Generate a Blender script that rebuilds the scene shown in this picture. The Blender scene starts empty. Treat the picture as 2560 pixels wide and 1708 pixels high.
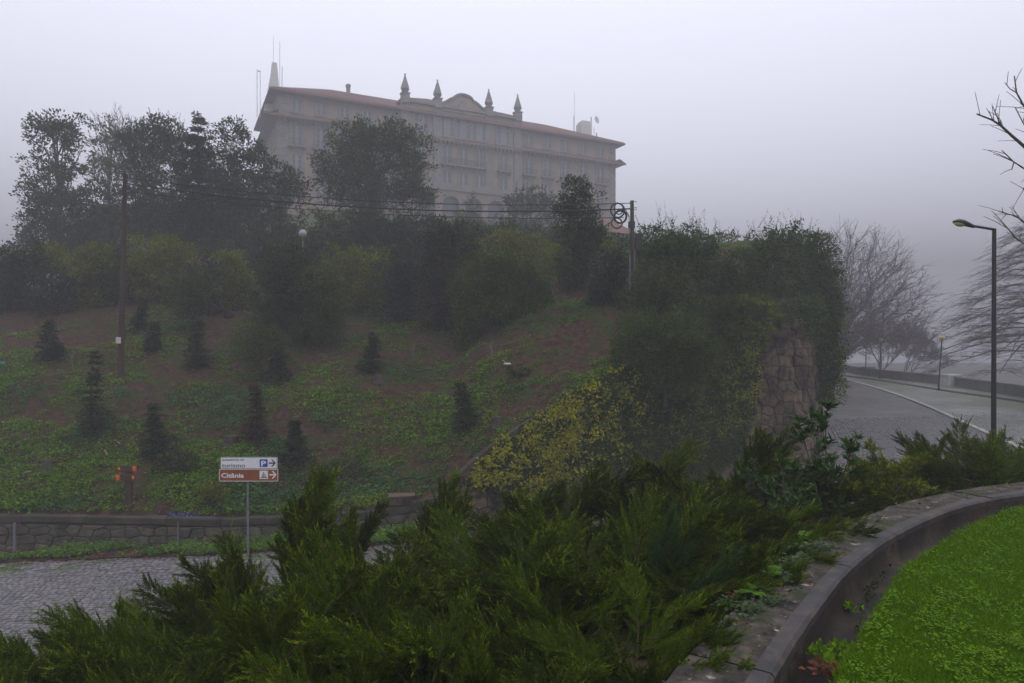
import bpy, math, random
import numpy as np
from mathutils import Vector, Matrix, noise as mnoise
from math import radians as R, sin, cos, pi, atan2, sqrt

# ------------------------------------------------------------ camera, sky, sun, exposure
scene = bpy.context.scene
F = 1707.0; CX = 1280.0; HY = 865.0         # 24 mm lens, horizon row (photo pixels), eye at z = 0
cam_d = bpy.data.cameras.new('camera'); cam = bpy.data.objects.new('camera', cam_d)
scene.collection.objects.link(cam); scene.camera = cam
cam_d.sensor_width = 36; cam_d.lens = 24; cam_d.clip_start = 0.05; cam_d.clip_end = 2000
cam.location = (0, 0, 0); cam.rotation_euler = (R(90), 0, 0); cam_d.shift_y = 11.0 / 2560

world = bpy.data.worlds.new('World'); scene.world = world; world.use_nodes = True
wn = world.node_tree.nodes; wl = world.node_tree.links; wn.clear()
SUN_EL, SUN_AZ = R(58), R(150)
sky = wn.new('ShaderNodeTexSky'); sky.sky_type = 'NISHITA'; sky.sun_disc = False
sky.sun_elevation = SUN_EL; sky.sun_rotation = SUN_AZ; sky.dust_density = 6; sky.air_density = 1.2; sky.altitude = 400
hsv = wn.new('ShaderNodeHueSaturation'); hsv.inputs['Saturation'].default_value = 0.25; wl.new(sky.outputs[0], hsv.inputs['Color'])
mx = wn.new('ShaderNodeMixRGB'); mx.inputs[0].default_value = 0.88     # the cloud deck hides most of the clear sky
mx.inputs[2].default_value = (10.9, 11.15, 13.0, 1); wl.new(hsv.outputs[0], mx.inputs[1])
bg = wn.new('ShaderNodeBackground'); bg.inputs[1].default_value = 0.15; wl.new(mx.outputs[0], bg.inputs[0])
wo = wn.new('ShaderNodeOutputWorld'); wl.new(bg.outputs[0], wo.inputs[0])

sun_d = bpy.data.lights.new('sun', 'SUN'); sun = bpy.data.objects.new('sun', sun_d); scene.collection.objects.link(sun)
sun_d.energy = 0.5; sun_d.angle = R(40); sun_d.color = (1.0, 0.96, 0.92)
sd = Vector((sin(SUN_AZ) * cos(SUN_EL), cos(SUN_AZ) * cos(SUN_EL), sin(SUN_EL)))
sun.rotation_euler = sd.to_track_quat('Z', 'Y').to_euler()

vs = scene.view_settings; scene.display_settings.display_device = 'sRGB'
vs.view_transform = 'Standard'; vs.look = 'None'; vs.exposure = 0.0; vs.gamma = 1.0; vs.use_curve_mapping = False
scene.render.engine = 'CYCLES'
cy = scene.cycles; cy.use_denoising = True; cy.max_bounces = 5; cy.diffuse_bounces = 2; cy.glossy_bounces = 2
cy.transmission_bounces = 2; cy.volume_bounces = 1; cy.transparent_max_bounces = 4; cy.use_adaptive_sampling = True
cy.adaptive_threshold = 0.02; cy.sample_clamp_indirect = 4
HAZE_DENSITY = 0.0062

rng = np.random.default_rng(7); random.seed(7)

# ------------------------------------------------------------ helpers
def P(px, py, d): return Vector(((px - CX) / F * d, d, (HY - py) / F * d))
def lin(c):
    return tuple(((v / 255) / 12.92 if v / 255 <= .04045 else ((v / 255 + .055) / 1.055) ** 2.4) for v in c)
def pr(o, label=None, cat=None, group=None, kind=None):
    if label: o['label'] = label
    if cat: o['category'] = cat
    if group: o['group'] = group
    if kind: o['kind'] = kind
    return o
def link(o, parent=None):
    scene.collection.objects.link(o)
    if parent is not None: o.parent = parent
    return o
def empty(name, loc, label, cat, group=None, rz=0):
    o = bpy.data.objects.new(name, None); o.location = loc; o.rotation_euler = (0, 0, rz); o.empty_display_size = .2
    link(o); return pr(o, label, cat, group)

class MB:
    def __init__(s): s.v = []; s.f = []; s.m = []
    def add(s, vs_, fs, m=0):
        b = len(s.v); s.v += [tuple(x) for x in vs_]; s.f += [tuple(b + i for i in f) for f in fs]; s.m += [m] * len(fs); return s
    def box(s, x0, x1, y0, y1, z0, z1, m=0, M=None):
        vs_ = [(x, y, z) for z in (z0, z1) for y in (y0, y1) for x in (x0, x1)]
        if M is not None: vs_ = [M @ Vector(v) for v in vs_]
        return s.add(vs_, [(0, 2, 3, 1), (4, 5, 7, 6), (0, 1, 5, 4), (2, 6, 7, 3), (0, 4, 6, 2), (1, 3, 7, 5)], m)
    def tube(s, pts, rad, n=8, m=0, cap=True):
        pts = [Vector(p) for p in pts]; rad = rad if hasattr(rad, '__len__') else [rad] * len(pts)
        rings = []; up = None
        for i, p in enumerate(pts):
            t = (pts[min(i + 1, len(pts) - 1)] - pts[max(i - 1, 0)])
            if t.length < 1e-9: t = Vector((0, 0, 1))
            t.normalize()
            if up is None: up = t.orthogonal().normalized()
            up = (up - t * up.dot(t)); up = up.normalized() if up.length > 1e-6 else t.orthogonal().normalized()
            w = t.cross(up)
            rings.append([p + (up * cos(2 * pi * k / n) + w * sin(2 * pi * k / n)) * rad[i] for k in range(n)])
        vs_ = [v for r_ in rings for v in r_]; fs = []
        for i in range(len(pts) - 1):
            for k in range(n):
                a = i * n + k; b = i * n + (k + 1) % n; fs.append((a, b, b + n, a + n))
        if cap: fs += [tuple(range(n - 1, -1, -1)), tuple((len(pts) - 1) * n + k for k in range(n))]
        return s.add(vs_, fs, m)
    def lathe(s, prof, c=(0, 0, 0), n=16, m=0):
        vs_ = []; fs = []
        for r_, z in prof:
            vs_ += [(c[0] + r_ * cos(2 * pi * k / n), c[1] + r_ * sin(2 * pi * k / n), c[2] + z) for k in range(n)]
        for i in range(len(prof) - 1):
            for k in range(n):
                a = i * n + k; b = i * n + (k + 1) % n; fs.append((a, b, b + n, a + n))
        return s.add(vs_, fs, m)
    def prism(s, poly, z0, z1, m=0, axis='z', M=None):
        n = len(poly)
        vs_ = [(x, y, z) for z in (z0, z1) for x, y in poly]
        if axis == 'y': vs_ = [(x, z, y) for x, y, z in vs_]
        if M is not None: vs_ = [M @ Vector(v) for v in vs_]
        return s.add(vs_, [tuple(range(n - 1, -1, -1)), tuple(range(n, 2 * n))] + [(i, (i + 1) % n, n + (i + 1) % n, n + i) for i in range(n)], m)
    def grid(s, rows, m=0):
        n = len(rows[0]); vs_ = [p for r_ in rows for p in r_]
        return s.add(vs_, [(i * n + j, i * n + j + 1, (i + 1) * n + j + 1, (i + 1) * n + j) for i in range(len(rows) - 1) for j in range(n - 1)], m)
    def mesh(s, name, mats, smooth=False):
        me = bpy.data.meshes.new(name); me.from_pydata(s.v, [], s.f)
        for k in (mats if isinstance(mats, (list, tuple)) else [mats]): me.materials.append(k)
        if any(s.m): me.polygons.foreach_set('material_index', s.m)
        if smooth: me.polygons.foreach_set('use_smooth', [True] * len(me.polygons))
        me.update(); return me
    def build(s, name, mats, parent=None, smooth=False):
        return link(bpy.data.objects.new(name, s.mesh(name, mats, smooth)), parent)

def np_mesh(name, V, Q, mats, mi=None, smooth=False, k=4):
    me = bpy.data.meshes.new(name); nf = len(Q)
    me.vertices.add(len(V)); me.vertices.foreach_set('co', np.ascontiguousarray(V, dtype=np.float32).ravel())
    me.loops.add(nf * k); me.loops.foreach_set('vertex_index', np.ascontiguousarray(Q, dtype=np.int32).ravel())
    me.polygons.add(nf); me.polygons.foreach_set('loop_start', np.arange(nf, dtype=np.int32) * k)
    for m_ in (mats if isinstance(mats, (list, tuple)) else [mats]): me.materials.append(m_)
    if mi is not None: me.polygons.foreach_set('material_index', np.asarray(mi, dtype=np.int32))
    if smooth: me.polygons.foreach_set('use_smooth', np.ones(nf, dtype=bool))
    me.update(calc_edges=True); return me
def unit(a): return a / np.maximum(np.linalg.norm(a, axis=1, keepdims=True), 1e-9)
def rdirs(n, r_=None):
    return unit((r_ or rng).normal(size=(n, 3)))
def leaf_arrays(pos, d, nrm, L, W, fold=.12):
    """pointed leaves: rhombi bent along the midrib"""
    side = unit(np.cross(d, nrm)); up = np.cross(side, d)
    L = L[:, None]; W = W[:, None]
    a = pos; b = pos + d * L * .42 + side * W * .5 + up * L * fold; c = pos + d * L; e = pos + d * L * .42 - side * W * .5 + up * L * fold
    V = np.stack([a, b, c, e], 1).reshape(-1, 3); n = len(pos)
    return V, np.arange(n * 4).reshape(n, 4)

# ------------------------------------------------------------ materials
def newmat(name):
    m = bpy.data.materials.new(name); m.use_nodes = True; nt = m.node_tree
    b = nt.nodes['Principled BSDF']; b.inputs['Specular IOR Level'].default_value = .3
    return m, nt, b
def N(nt, t, **kw):
    n = nt.nodes.new(t)
    for k_, v in kw.items():
        if k_ in n.inputs: n.inputs[k_].default_value = v
        else: setattr(n, k_, v)
    return n
def tex(nt, scale, detail=4, kind='ShaderNodeTexNoise', co='Object', sc=None, rough=.6):
    tc = nt.nodes.new('ShaderNodeTexCoord'); t = nt.nodes.new(kind); t.inputs['Scale'].default_value = scale
    if kind == 'ShaderNodeTexNoise': t.inputs['Detail'].default_value = detail; t.inputs['Roughness'].default_value = rough
    src = tc.outputs[co]
    if sc is not None:
        mp = nt.nodes.new('ShaderNodeMapping'); mp.inputs['Scale'].default_value = sc; nt.links.new(src, mp.inputs[0]); src = mp.outputs[0]
    nt.links.new(src, t.inputs['Vector']); return t
def ramp(nt, src, stops):
    r_ = nt.nodes.new('ShaderNodeValToRGB'); nt.links.new(src, r_.inputs[0]); e = r_.color_ramp.elements
    while len(e) < len(stops): e.new(.5)
    for k_, (p, c) in enumerate(stops): e[k_].position = p; e[k_].color = (*c, 1) if len(c) == 3 else c
    return r_.outputs[0]
def mix(nt, f, a, b, mode='MIX'):
    m = nt.nodes.new('ShaderNodeMixRGB'); m.blend_type = mode
    for sock, v in ((m.inputs[0], f), (m.inputs[1], a), (m.inputs[2], b)):
        if hasattr(v, 'is_linked'): nt.links.new(v, sock)
        elif isinstance(v, (int, float)): sock.default_value = v
        else: sock.default_value = (*v, 1)
    return m.outputs[0]
def bump(nt, b, src, strength=.5, dist=.02):
    bp = nt.nodes.new('ShaderNodeBump'); bp.inputs['Strength'].default_value = strength; bp.inputs['Distance'].default_value = dist
    nt.links.new(src, bp.inputs['Height']); nt.links.new(bp.outputs[0], b.inputs['Normal'])
def surf(name, cols, scale=3, rough=.75, bscale=30, bstr=.4, bdist=.01, spec=.3, dirt=None, co='Object', sc=None, obj_var=0.0, metal=0, coat=0):
    """noise between the given colours + fine relief + optional second-scale dirt"""
    m, nt, b = newmat(name)
    t = tex(nt, scale, 6, co=co, sc=sc); n = len(cols)
    c = ramp(nt, t.outputs['Fac'], [(.3 + .4 * i / max(n - 1, 1), cols[i]) for i in range(n)]) if n > 1 else None
    if c is None: c = mix(nt, .0, cols[0], cols[0])
    if dirt:
        t2 = tex(nt, dirt[1], 8, co=co, rough=.7); f = ramp(nt, t2.outputs['Fac'], [(dirt[2], (0, 0, 0)), (min(dirt[2] + dirt[3], 1), (1, 1, 1))])
        c = mix(nt, f, c, dirt[0])
    if obj_var:
        oi = nt.nodes.new('ShaderNodeObjectInfo')
        v = ramp(nt, oi.outputs['Random'], [(0, (1 - obj_var,) * 3), (.5, (1, 1 - obj_var * .25, 1 - obj_var * .45)), (1, (1 + obj_var, 1 + obj_var * .8, 1 + obj_var * .6))])
        c = mix(nt, 1.0, c, v, 'MULTIPLY')
    nt.links.new(c, b.inputs['Base Color']); b.inputs['Roughness'].default_value = rough; b.inputs['Specular IOR Level'].default_value = spec
    b.inputs['Metallic'].default_value = metal
    if coat: b.inputs['Coat Weight'].default_value = coat
    if bstr:
        t3 = tex(nt, bscale, 6, co=co); bump(nt, b, t3.outputs['Fac'], bstr, bdist)
    return m
def leafmat(name, c0, c1, c2=None, trans=.25, rough=.65, cl=1.2, spec=.10, f2=.9, ov=0):
    """leaf colour varied per leaf and per clump"""
    m, nt, b = newmat(name)
    g = nt.nodes.new('ShaderNodeNewGeometry'); t = tex(nt, cl, 3, co='Object')
    a = nt.nodes.new('ShaderNodeMath'); a.operation = 'MULTIPLY_ADD'; a.inputs[1].default_value = .55
    nt.links.new(g.outputs['Random Per Island'], a.inputs[0])
    s_ = nt.nodes.new('ShaderNodeMath'); s_.operation = 'MULTIPLY'; s_.inputs[1].default_value = .6; nt.links.new(t.outputs['Fac'], s_.inputs[0])
    nt.links.new(s_.outputs[0], a.inputs[2])
    stops = [(.2, c0), (.75, c1)]
    if c2: stops.append((f2, c2))
    c = ramp(nt, a.outputs[0], stops)
    if ov:
        oi = nt.nodes.new('ShaderNodeObjectInfo'); c = mix(nt, 1, c, ramp(nt, oi.outputs['Random'], [(0, (1 - ov,) * 3), (1, (1 + ov, 1 + ov * .8, 1))]), 'MULTIPLY')
    nt.links.new(c, b.inputs['Base Color']); b.inputs['Roughness'].default_value = rough; b.inputs['Specular IOR Level'].default_value = spec
    if trans:
        tr = nt.nodes.new('ShaderNodeBsdfTranslucent'); nt.links.new(c, tr.inputs[0])
        ms = nt.nodes.new('ShaderNodeMixShader'); ms.inputs[0].default_value = trans
        nt.links.new(b.outputs[0], ms.inputs[1]); nt.links.new(tr.outputs[0], ms.inputs[2])
        nt.links.new(ms.outputs[0], nt.nodes['Material Output'].inputs['Surface'])
    return m
def plain(name, c, rough=.5, metal=0, spec=.4): return surf(name, [tuple(v * .85 for v in c), tuple(min(v * 1.12, 1) for v in c)], 9, rough, 60, .15, .003, spec, metal=metal)

M = {}
M['bark'] = surf('bark', [(.035, .028, .022), (.075, .062, .05)], 6, .9, 25, .8, .02, sc=(1, 1, .25))
M['bark_pale'] = surf('pale_bark', [(.13, .12, .10), (.22, .20, .17)], 8, .85, 30, .5, .01)
M['twig'] = surf('twig_bark', [(.05, .04, .035), (.09, .075, .065)], 5, .9, 30, .3, .01)
M['twig_red'] = surf('red_twig_bark', [(.10, .05, .035), (.17, .09, .06)], 5, .9, 30, .3, .01)
M['dark_ever'] = leafmat('dark_evergreen_leaf', (.012, .026, .007), (.040, .070, .016), (.075, .11, .024))
M['conifer'] = leafmat('conifer_needles', (.010, .024, .008), (.028, .052, .014), (.05, .08, .02))
M['fir'] = leafmat('young_fir_needles', (.014, .028, .012), (.042, .066, .024), (.07, .10, .034))
M['fir_brown'] = leafmat('browning_fir_needles', (.03, .024, .012), (.085, .06, .03), (.06, .085, .03))
M['oak'] = leafmat('holm_oak_leaf', (.013, .030, .005), (.052, .088, .013), (.10, .145, .022))
M['yellowish'] = leafmat('yellow_green_leaf', (.05, .072, .005), (.16, .18, .012), (.28, .25, .018))
M['mimosa'] = leafmat('grey_green_leaf', (.022, .046, .007), (.065, .11, .016), (.12, .17, .025))
M['laurel'] = leafmat('laurel_leaf', (.014, .038, .006), (.05, .105, .014), (.10, .17, .02), rough=.45, spec=.22)
M['camellia'] = leafmat('camellia_leaf', (.010, .020, .007), (.032, .052, .016), (.06, .08, .028), rough=.4, spec=.3)
M['rhodo'] = leafmat('reddish_evergreen_leaf', (.016, .022, .009), (.04, .05, .018), (.10, .065, .035), rough=.45)
M['flower_yellow'] = leafmat('yellow_blossom', (.25, .20, .02), (.45, .38, .03))
M['flower_pink'] = leafmat('pale_pink_blossom', (.22, .13, .10), (.38, .25, .2))
M['flower_white'] = leafmat('white_blossom', (.3, .28, .25), (.5, .46, .42))
M['weed'] = leafmat('weed_leaf', (.050, .115, .003), (.14, .26, .008), (.23, .37, .014), cl=.5)
M['weed_blue'] = leafmat('blue_green_weed_leaf', (.03, .085, .02), (.075, .17, .04), (.12, .24, .06))
M['creeper_yellow'] = leafmat('golden_creeper_leaf', (.09, .11, .003), (.27, .265, .006), (.40, .36, .010), f2=.95)
M['creeper_lime'] = leafmat('lime_creeper_leaf', (.06, .09, .012), (.15, .19, .02), (.25, .26, .025))
M['creeper_dark'] = leafmat('dark_creeper_leaf', (.010, .022, .004), (.038, .062, .008), (.08, .11, .012))
M['juniper'] = leafmat('juniper_foliage', (.015, .034, .001), (.052, .092, .002), (.12, .165, .005), cl=3, trans=.25, ov=.5)
M['juniper_tip'] = leafmat('juniper_tips', (.10, .15, .008), (.18, .24, .014), (.26, .32, .02), cl=3, trans=.3, ov=.3)
M['juniper_blue'] = leafmat('blue_green_juniper', (.018, .044, .010), (.045, .09, .022), (.085, .14, .035), cl=3, trans=.2)
M['juniper_wood'] = surf('juniper_wood', [(.035, .02, .008), (.085, .05, .018)], 8, .85, 40, .4, .004)
M['ivy'] = leafmat('ivy_leaf', (.014, .035, .008), (.038, .08, .016), (.10, .15, .04), rough=.45, spec=.22)
M['fern'] = leafmat('fern_frond', (.05, .12, .01), (.11, .22, .02))
M['dead_leaf'] = leafmat('dead_leaf', (.08, .03, .018), (.20, .07, .03), (.35, .13, .04))
M['grass'] = leafmat('lawn_blade', (.065, .14, .001), (.115, .22, .002), (.155, .29, .003), cl=2.5, trans=.35)
M['clover'] = leafmat('clover_leaf', (.065, .14, .001), (.12, .235, .003), (.17, .315, .007), cl=2.5, trans=.3)
M['cable'] = plain('black_cable', (.012, .012, .014), .5)
M['steel'] = plain('galvanised_steel', (.17, .18, .19), .55, .3)
M['lamp_metal'] = plain('dark_painted_metal', (.016, .015, .017), .45)
M['lamp_head'] = plain('dark_grey_lamp_housing', (.035, .04, .038), .5)
M['pole_wood'] = surf('pole_wood', [(.028, .018, .013), (.065, .042, .032)], 5, .85, 30, .6, .01, sc=(1, 1, .12))
M['pole_grey'] = surf('weathered_pole_wood', [(.04, .036, .03), (.085, .078, .068)], 5, .85, 30, .6, .01, sc=(1, 1, .12))
M['globe_yellow'] = plain('yellowed_globe', (.62, .47, .2), .35, 0, .5)
M['globe_clear'] = plain('smoky_globe', (.26, .27, .28), .25, 0, .6)
M['white_paint'] = surf('white_sign_paint', [(.66, .66, .66), (.76, .76, .76)], 3, .4, 50, .05, .001, .4, dirt=((.45, .44, .4), 5, .6, .3))
M['brown_paint'] = surf('brown_sign_paint', [(.20, .060, .022), (.25, .078, .03)], 3, .4, 50, .05, .001, .4, dirt=((.12, .05, .03), 5, .62, .3))
M['sign_black'] = plain('black_lettering', (.02, .02, .022), .5)
M['sign_white'] = plain('white_lettering', (.72, .72, .7), .5)
M['sign_blue'] = plain('blue_parking_panel', (.012, .055, .28), .4)
M['trail_board'] = surf('dark_trail_board', [(.035, .022, .015), (.075, .045, .03)], 5, .8, 40, .4, .004)
M['trail_red'] = plain('red_trail_paint', (.42, .045, .012), .5)
M['trail_yellow'] = plain('yellow_trail_paint', (.62, .42, .04), .5)
M['paper'] = plain('white_notice', (.5, .49, .47), .6)
# building
M['plaster'] = surf('ochre_plaster', [(.22, .175, .13), (.29, .235, .175)], .35, .85, 8, .2, .01, dirt=((.24, .2, .17), .5, .55, .3))
M['granite'] = surf('granite_trim', [(.15, .14, .135), (.25, .235, .22)], 2, .85, 12, .3, .02, dirt=((.07, .065, .06), .8, .52, .25))
M['roof_tile'] = surf('red_roof_tile', [(.14, .08, .062), (.21, .12, .095)], .9, .8, 6, .5, .05, dirt=((.14, .09, .07), .6, .6, .25))
M['pent_tile'] = surf('weathered_roof_tile', [(.12, .08, .065), (.22, .14, .11)], 1.2, .85, 6, .5, .05)
M['glass'] = plain('dark_window_glass', (.06, .07, .08), .12, 0, .6)
M['curtain'] = plain('pale_curtain', (.20, .205, .215), .8)
M['sash'] = plain('white_window_frame', (.24, .24, .25), .6)
M['telecom'] = plain('pale_telecom_panels', (.55, .54, .52), .5)
# ------------------------------------------------------------ ground plan
WX = [-90, -30, -16, -8, -4, -2, 0, 2.8, 5.6, 9.3, 11.4, 12.5, 13.6, 14.7, 17.2, 24, 34, 60]
WY = [20.5, 19.9, 19.6, 19.4, 19.7, 20.3, 20.9, 21.8, 23.2, 25.6, 26.9, 28.2, 30.6, 33.5, 40, 56, 80, 150]
def Wy(x): return float(np.interp(x, WX, WY))
RX = [-90, -30, -16, -8, 0, 6, 12, 16, 20, 30, 60]
RY = [8.5, 8.8, 9.3, 10.5, 12.5, 15.2, 17.6, 18.6, 18.8, 19, 19]
def Ry(x): return float(np.interp(x, RX, RY))
def sm(t): t = min(max(t, 0), 1); return t * t * (3 - 2 * t)
def zroad(x, y):
    z = -5.66 + .055 * ((x + 8) * .79 + (y - 18.8) * .61)
    if z > -3.4: z = -3.4 + (.5 * (1 - math.exp(-(z + 3.4) / .5)))
    return z
def fnoise(x, y, s=1.0, seed=0.0): return mnoise.fractal(Vector((x * s + seed, y * s - seed, seed)), 1.0, 2.0, 4)
YP = [(19, -5.15), (19.6, -4.9), (26, -1.3), (36, 2.6), (45, 4.2), (60, 8.5), (100, 21.7), (160, 21.7)]
def H(x, y, nz=True):
    w = Wy(x)
    yy = y
    yb = 103.0 + .495 * (min(max(x, -38), 22) + 36)       # the hotel stands on a terrace along this line
    base = float(np.interp(yy, [19, 19.6, 26, 36, 45, 60, yb, 170], [-5.15, -4.9, -1.3, 2.6, 4.2, 8.0, 21.7, 21.7]))
    g = 2.8 * (1 - math.exp(-(x + 2.2) / 3)) if x > -2.2 else 0
    g *= 1 - sm((y - 36) / 30)
    if y > 42: base -= 14 * sm((-x - .60 * y) / 14) * sm((y - 42) / 25)
    if y > 40: base -= 20 * sm((x - .14 * y) / 8) * sm((y - 40) / 28)
    z = base + g
    if nz:
        e = sm((y - w) / 1.2)
        z += e * (.30 * fnoise(x, y, .25, 3.1) + .10 * fnoise(x, y, 1.3, 8.7) + .03 * fnoise(x, y, 4.0, 2.2))
    return z
def walltop(x): return H(x, Wy(x), False) + .06
def hit(px, py, d0=19.0, d1=130.0):
    """where the line of sight through a photo point meets the hillside"""
    d = d0
    while d < d1:
        p = P(px, py, d)
        if p.y > Wy(p.x) and H(p.x, p.y) >= p.z: return Vector((p.x, p.y, H(p.x, p.y)))
        d += .08
    return P(px, py, 36)
# coping of the terrace wall: inner edge, and lawn edge
CI = [(-1.6, -2.5), (-.9, -.6), (-.1, 1.1), (.6, 2.25), (1.23, 3.24), (1.80, 4.07), (2.48, 4.96), (3.28, 5.81), (4.42, 6.76), (5.52, 7.36), (7.2, 8.0), (9.5, 8.5), (13, 8.9), (20, 9)]
LE = [(-1.25, -2.7), (-.5, -.75), (.25, .95), (.95, 2.1), (1.45, 3.1), (1.80, 3.55), (2.22, 4.1), (2.86, 4.93), (3.42, 5.45), (4.3, 6.25), (5.42, 7.0), (7.2, 7.65), (9.5, 8.15), (13, 8.55), (20, 8.65)]
def resample(poly, step):
    """Catmull-Rom through the points, then even spacing"""
    pts = [np.array(p, float) for p in poly]; out = []
    for i in range(len(pts) - 1):
        p0 = pts[max(i - 1, 0)]; p1 = pts[i]; p2 = pts[i + 1]; p3 = pts[min(i + 2, len(pts) - 1)]
        for k in range(16):
            t = k / 16
            out.append(.5 * ((2 * p1) + (-p0 + p2) * t + (2 * p0 - 5 * p1 + 4 * p2 - p3) * t * t + (-p0 + 3 * p1 - 3 * p2 + p3) * t ** 3))
    out.append(pts[-1]); out = np.array(out)
    s = np.concatenate([[0], np.cumsum(np.linalg.norm(np.diff(out, axis=0), axis=1))])
    n = max(int(s[-1] / step), 2); q = np.linspace(0, s[-1], n + 1)
    return np.stack([np.interp(q, s, out[:, k]) for k in range(out.shape[1])], 1), q
CIs, CIq = resample(CI, .1)
def normals2(pl):
    t = np.gradient(pl, axis=0); t /= np.linalg.norm(t, axis=1, keepdims=True)
    return np.stack([-t[:, 1], t[:, 0]], 1)          # left of travel = away from the lawn
CIn = normals2(CIs)
CW = .44; ZC = -1.6
COs = CIs + CIn * CW
def dC(x, y): return float(np.min(np.hypot(COs[:, 0] - x, COs[:, 1] - y)))
def bankz(x, y, nz=True):
    a = dC(x, y); b = max(Ry(x) - y, 0)
    t = a / (a + b + 1e-6)
    z = (-1.78) * (1 - t ** 1.5) + (zroad(x, y) + .05) * t ** 1.5
    if nz: z += .12 * sm(a / 1.0) * sm(b / 1.0) * fnoise(x, y, .8, 5)
    return z

# ------------------------------------------------------------ setting: ground, road, hill, bank
M['soil'] = surf('dark_soil', [(.022, .014, .010), (.055, .034, .024), (.085, .05, .034)], 2.2, .95, 22, .9, .03, dirt=((.03, .045, .015), 1.1, .52, .2), spec=.1)
M['mulch'] = surf('bark_mulch', [(.016, .008, .005), (.052, .028, .018), (.10, .056, .036)], 5, .95, 30, 1.0, .04, dirt=((.03, .055, .010), 1.3, .50, .12), spec=.1)
M['far_ground'] = surf('far_ground', [(.05, .06, .035), (.09, .09, .06)], .2, .95, 2, .4, .1)
g = MB(); g.grid([[(x, y, -9.5) for x in (-290, -100, 0, 60, 150, 290)] for y in (-190, -20, 20, 60, 150, 380)])
pr(g.build('ground', M['far_ground']), kind='structure')

# the cobbled road sheet (joints between the built cobbles, and all of the distance)
def cobble_mat(name, ca, cb, moss, mossf):
    m, nt, b = newmat(name)
    tc = nt.nodes.new('ShaderNodeTexCoord')
    mp = nt.nodes.new('ShaderNodeMapping'); mp.inputs['Rotation'].default_value = (0, 0, R(-38)); nt.links.new(tc.outputs['Object'], mp.inputs[0])
    w = nt.nodes.new('ShaderNodeTexNoise'); w.inputs['Scale'].default_value = .35; nt.links.new(mp.outputs[0], w.inputs['Vector'])
    wm = nt.nodes.new('ShaderNodeVectorMath'); wm.operation = 'MULTIPLY_ADD'; wm.inputs[1].default_value = (1.2, 1.2, 0)
    nt.links.new(w.outputs['Color'], wm.inputs[0]); nt.links.new(mp.outputs[0], wm.inputs[2])
    br = nt.nodes.new('ShaderNodeTexBrick'); br.inputs['Scale'].default_value = 1; br.inputs['Brick Width'].default_value = .17; br.inputs['Row Height'].default_value = .13
    br.inputs['Mortar Size'].default_value = .02; br.inputs['Mortar Smooth'].default_value = .6; br.offset = .5
    br.inputs['Color1'].default_value = (*ca, 1); br.inputs['Color2'].default_value = (*cb, 1); br.inputs['Mortar'].default_value = (ca[0] * .14, ca[1] * .15, ca[2] * .10, 1)
    nt.links.new(wm.outputs[0], br.inputs['Vector'])
    n1 = tex(nt, .22, 6); f = ramp(nt, n1.outputs['Fac'], [(mossf, (0, 0, 0)), (mossf + .22, (1, 1, 1))])
    n2 = tex(nt, 9, 5); v = ramp(nt, n2.outputs['Fac'], [(.25, (.75,) * 3), (.75, (1.2,) * 3)])
    c = mix(nt, 1, br.outputs['Color'], v, 'MULTIPLY')
    fm = nt.nodes.new('ShaderNodeMath'); fm.operation = 'MULTIPLY'; fm.inputs[1].default_value = .75; nt.links.new(f, fm.inputs[0])
    c = mix(nt, fm.outputs[0], c, moss)
    nt.links.new(c, b.inputs['Base Color']); b.inputs['Roughness'].default_value = .42; b.inputs['Specular IOR Level'].default_value = .35
    bump(nt, b, br.outputs['Fac'], -1.0, .04); nt.links.new(ramp(nt, n1.outputs['Fac'], [(.35, (.30,) * 3), (.6, (.62,) * 3)]), b.inputs['Roughness'])
    return m
M['road'] = cobble_mat('cobbled_road', (.115, .105, .099), (.175, .16, .15), (.11, .108, .06), .54)
M['parking'] = cobble_mat('mossy_cobbles', (.17, .175, .15), (.24, .24, .21), (.10, .135, .045), .42)
M['cobble'] = surf('granite_cobble', [(.13, .125, .13), (.21, .20, .205)], 14, .42, 60, .35, .006, .4, obj_var=0, co='Object')
def cob_var(m):
    nt = m.node_tree; b = nt.nodes['Principled BSDF']; src = b.inputs['Base Color'].links[0].from_socket
    g_ = nt.nodes.new('ShaderNodeNewGeometry'); v = ramp(nt, g_.outputs['Random Per Island'], [(0, (.72,) * 3), (.6, (1.0, .98, .96)), (1, (1.25, 1.2, 1.16))])
    nt.links.new(mix(nt, 1, src, v, 'MULTIPLY'), b.inputs['Base Color'])
cob_var(M['cobble'])
ys = list(np.arange(5, 30, .8)) + list(np.arange(30, 110, 2.5))
xs = list(np.arange(-60, 45, 1.0))
BX = [(29.8, 30), (30.9, 40), (32.7, 53), (33.4, 62), (36, 74), (42, 95)]        # balustrade line
def Bx(y): return float(np.interp(y, [p[1] for p in BX], [p[0] for p in BX]))
def roadsheet(x, y):
    z = zroad(x, y) - .03
    o = x - (Bx(y) + .3)
    if o > 0: z -= min(o * 1.2, 5)
    return (x, y, z)
g = MB(); g.grid([[roadsheet(x, y) for x in xs] for y in ys]); pr(g.build('road', M['road'], smooth=True), kind='structure')
road_o = bpy.data.objects['road']

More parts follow.
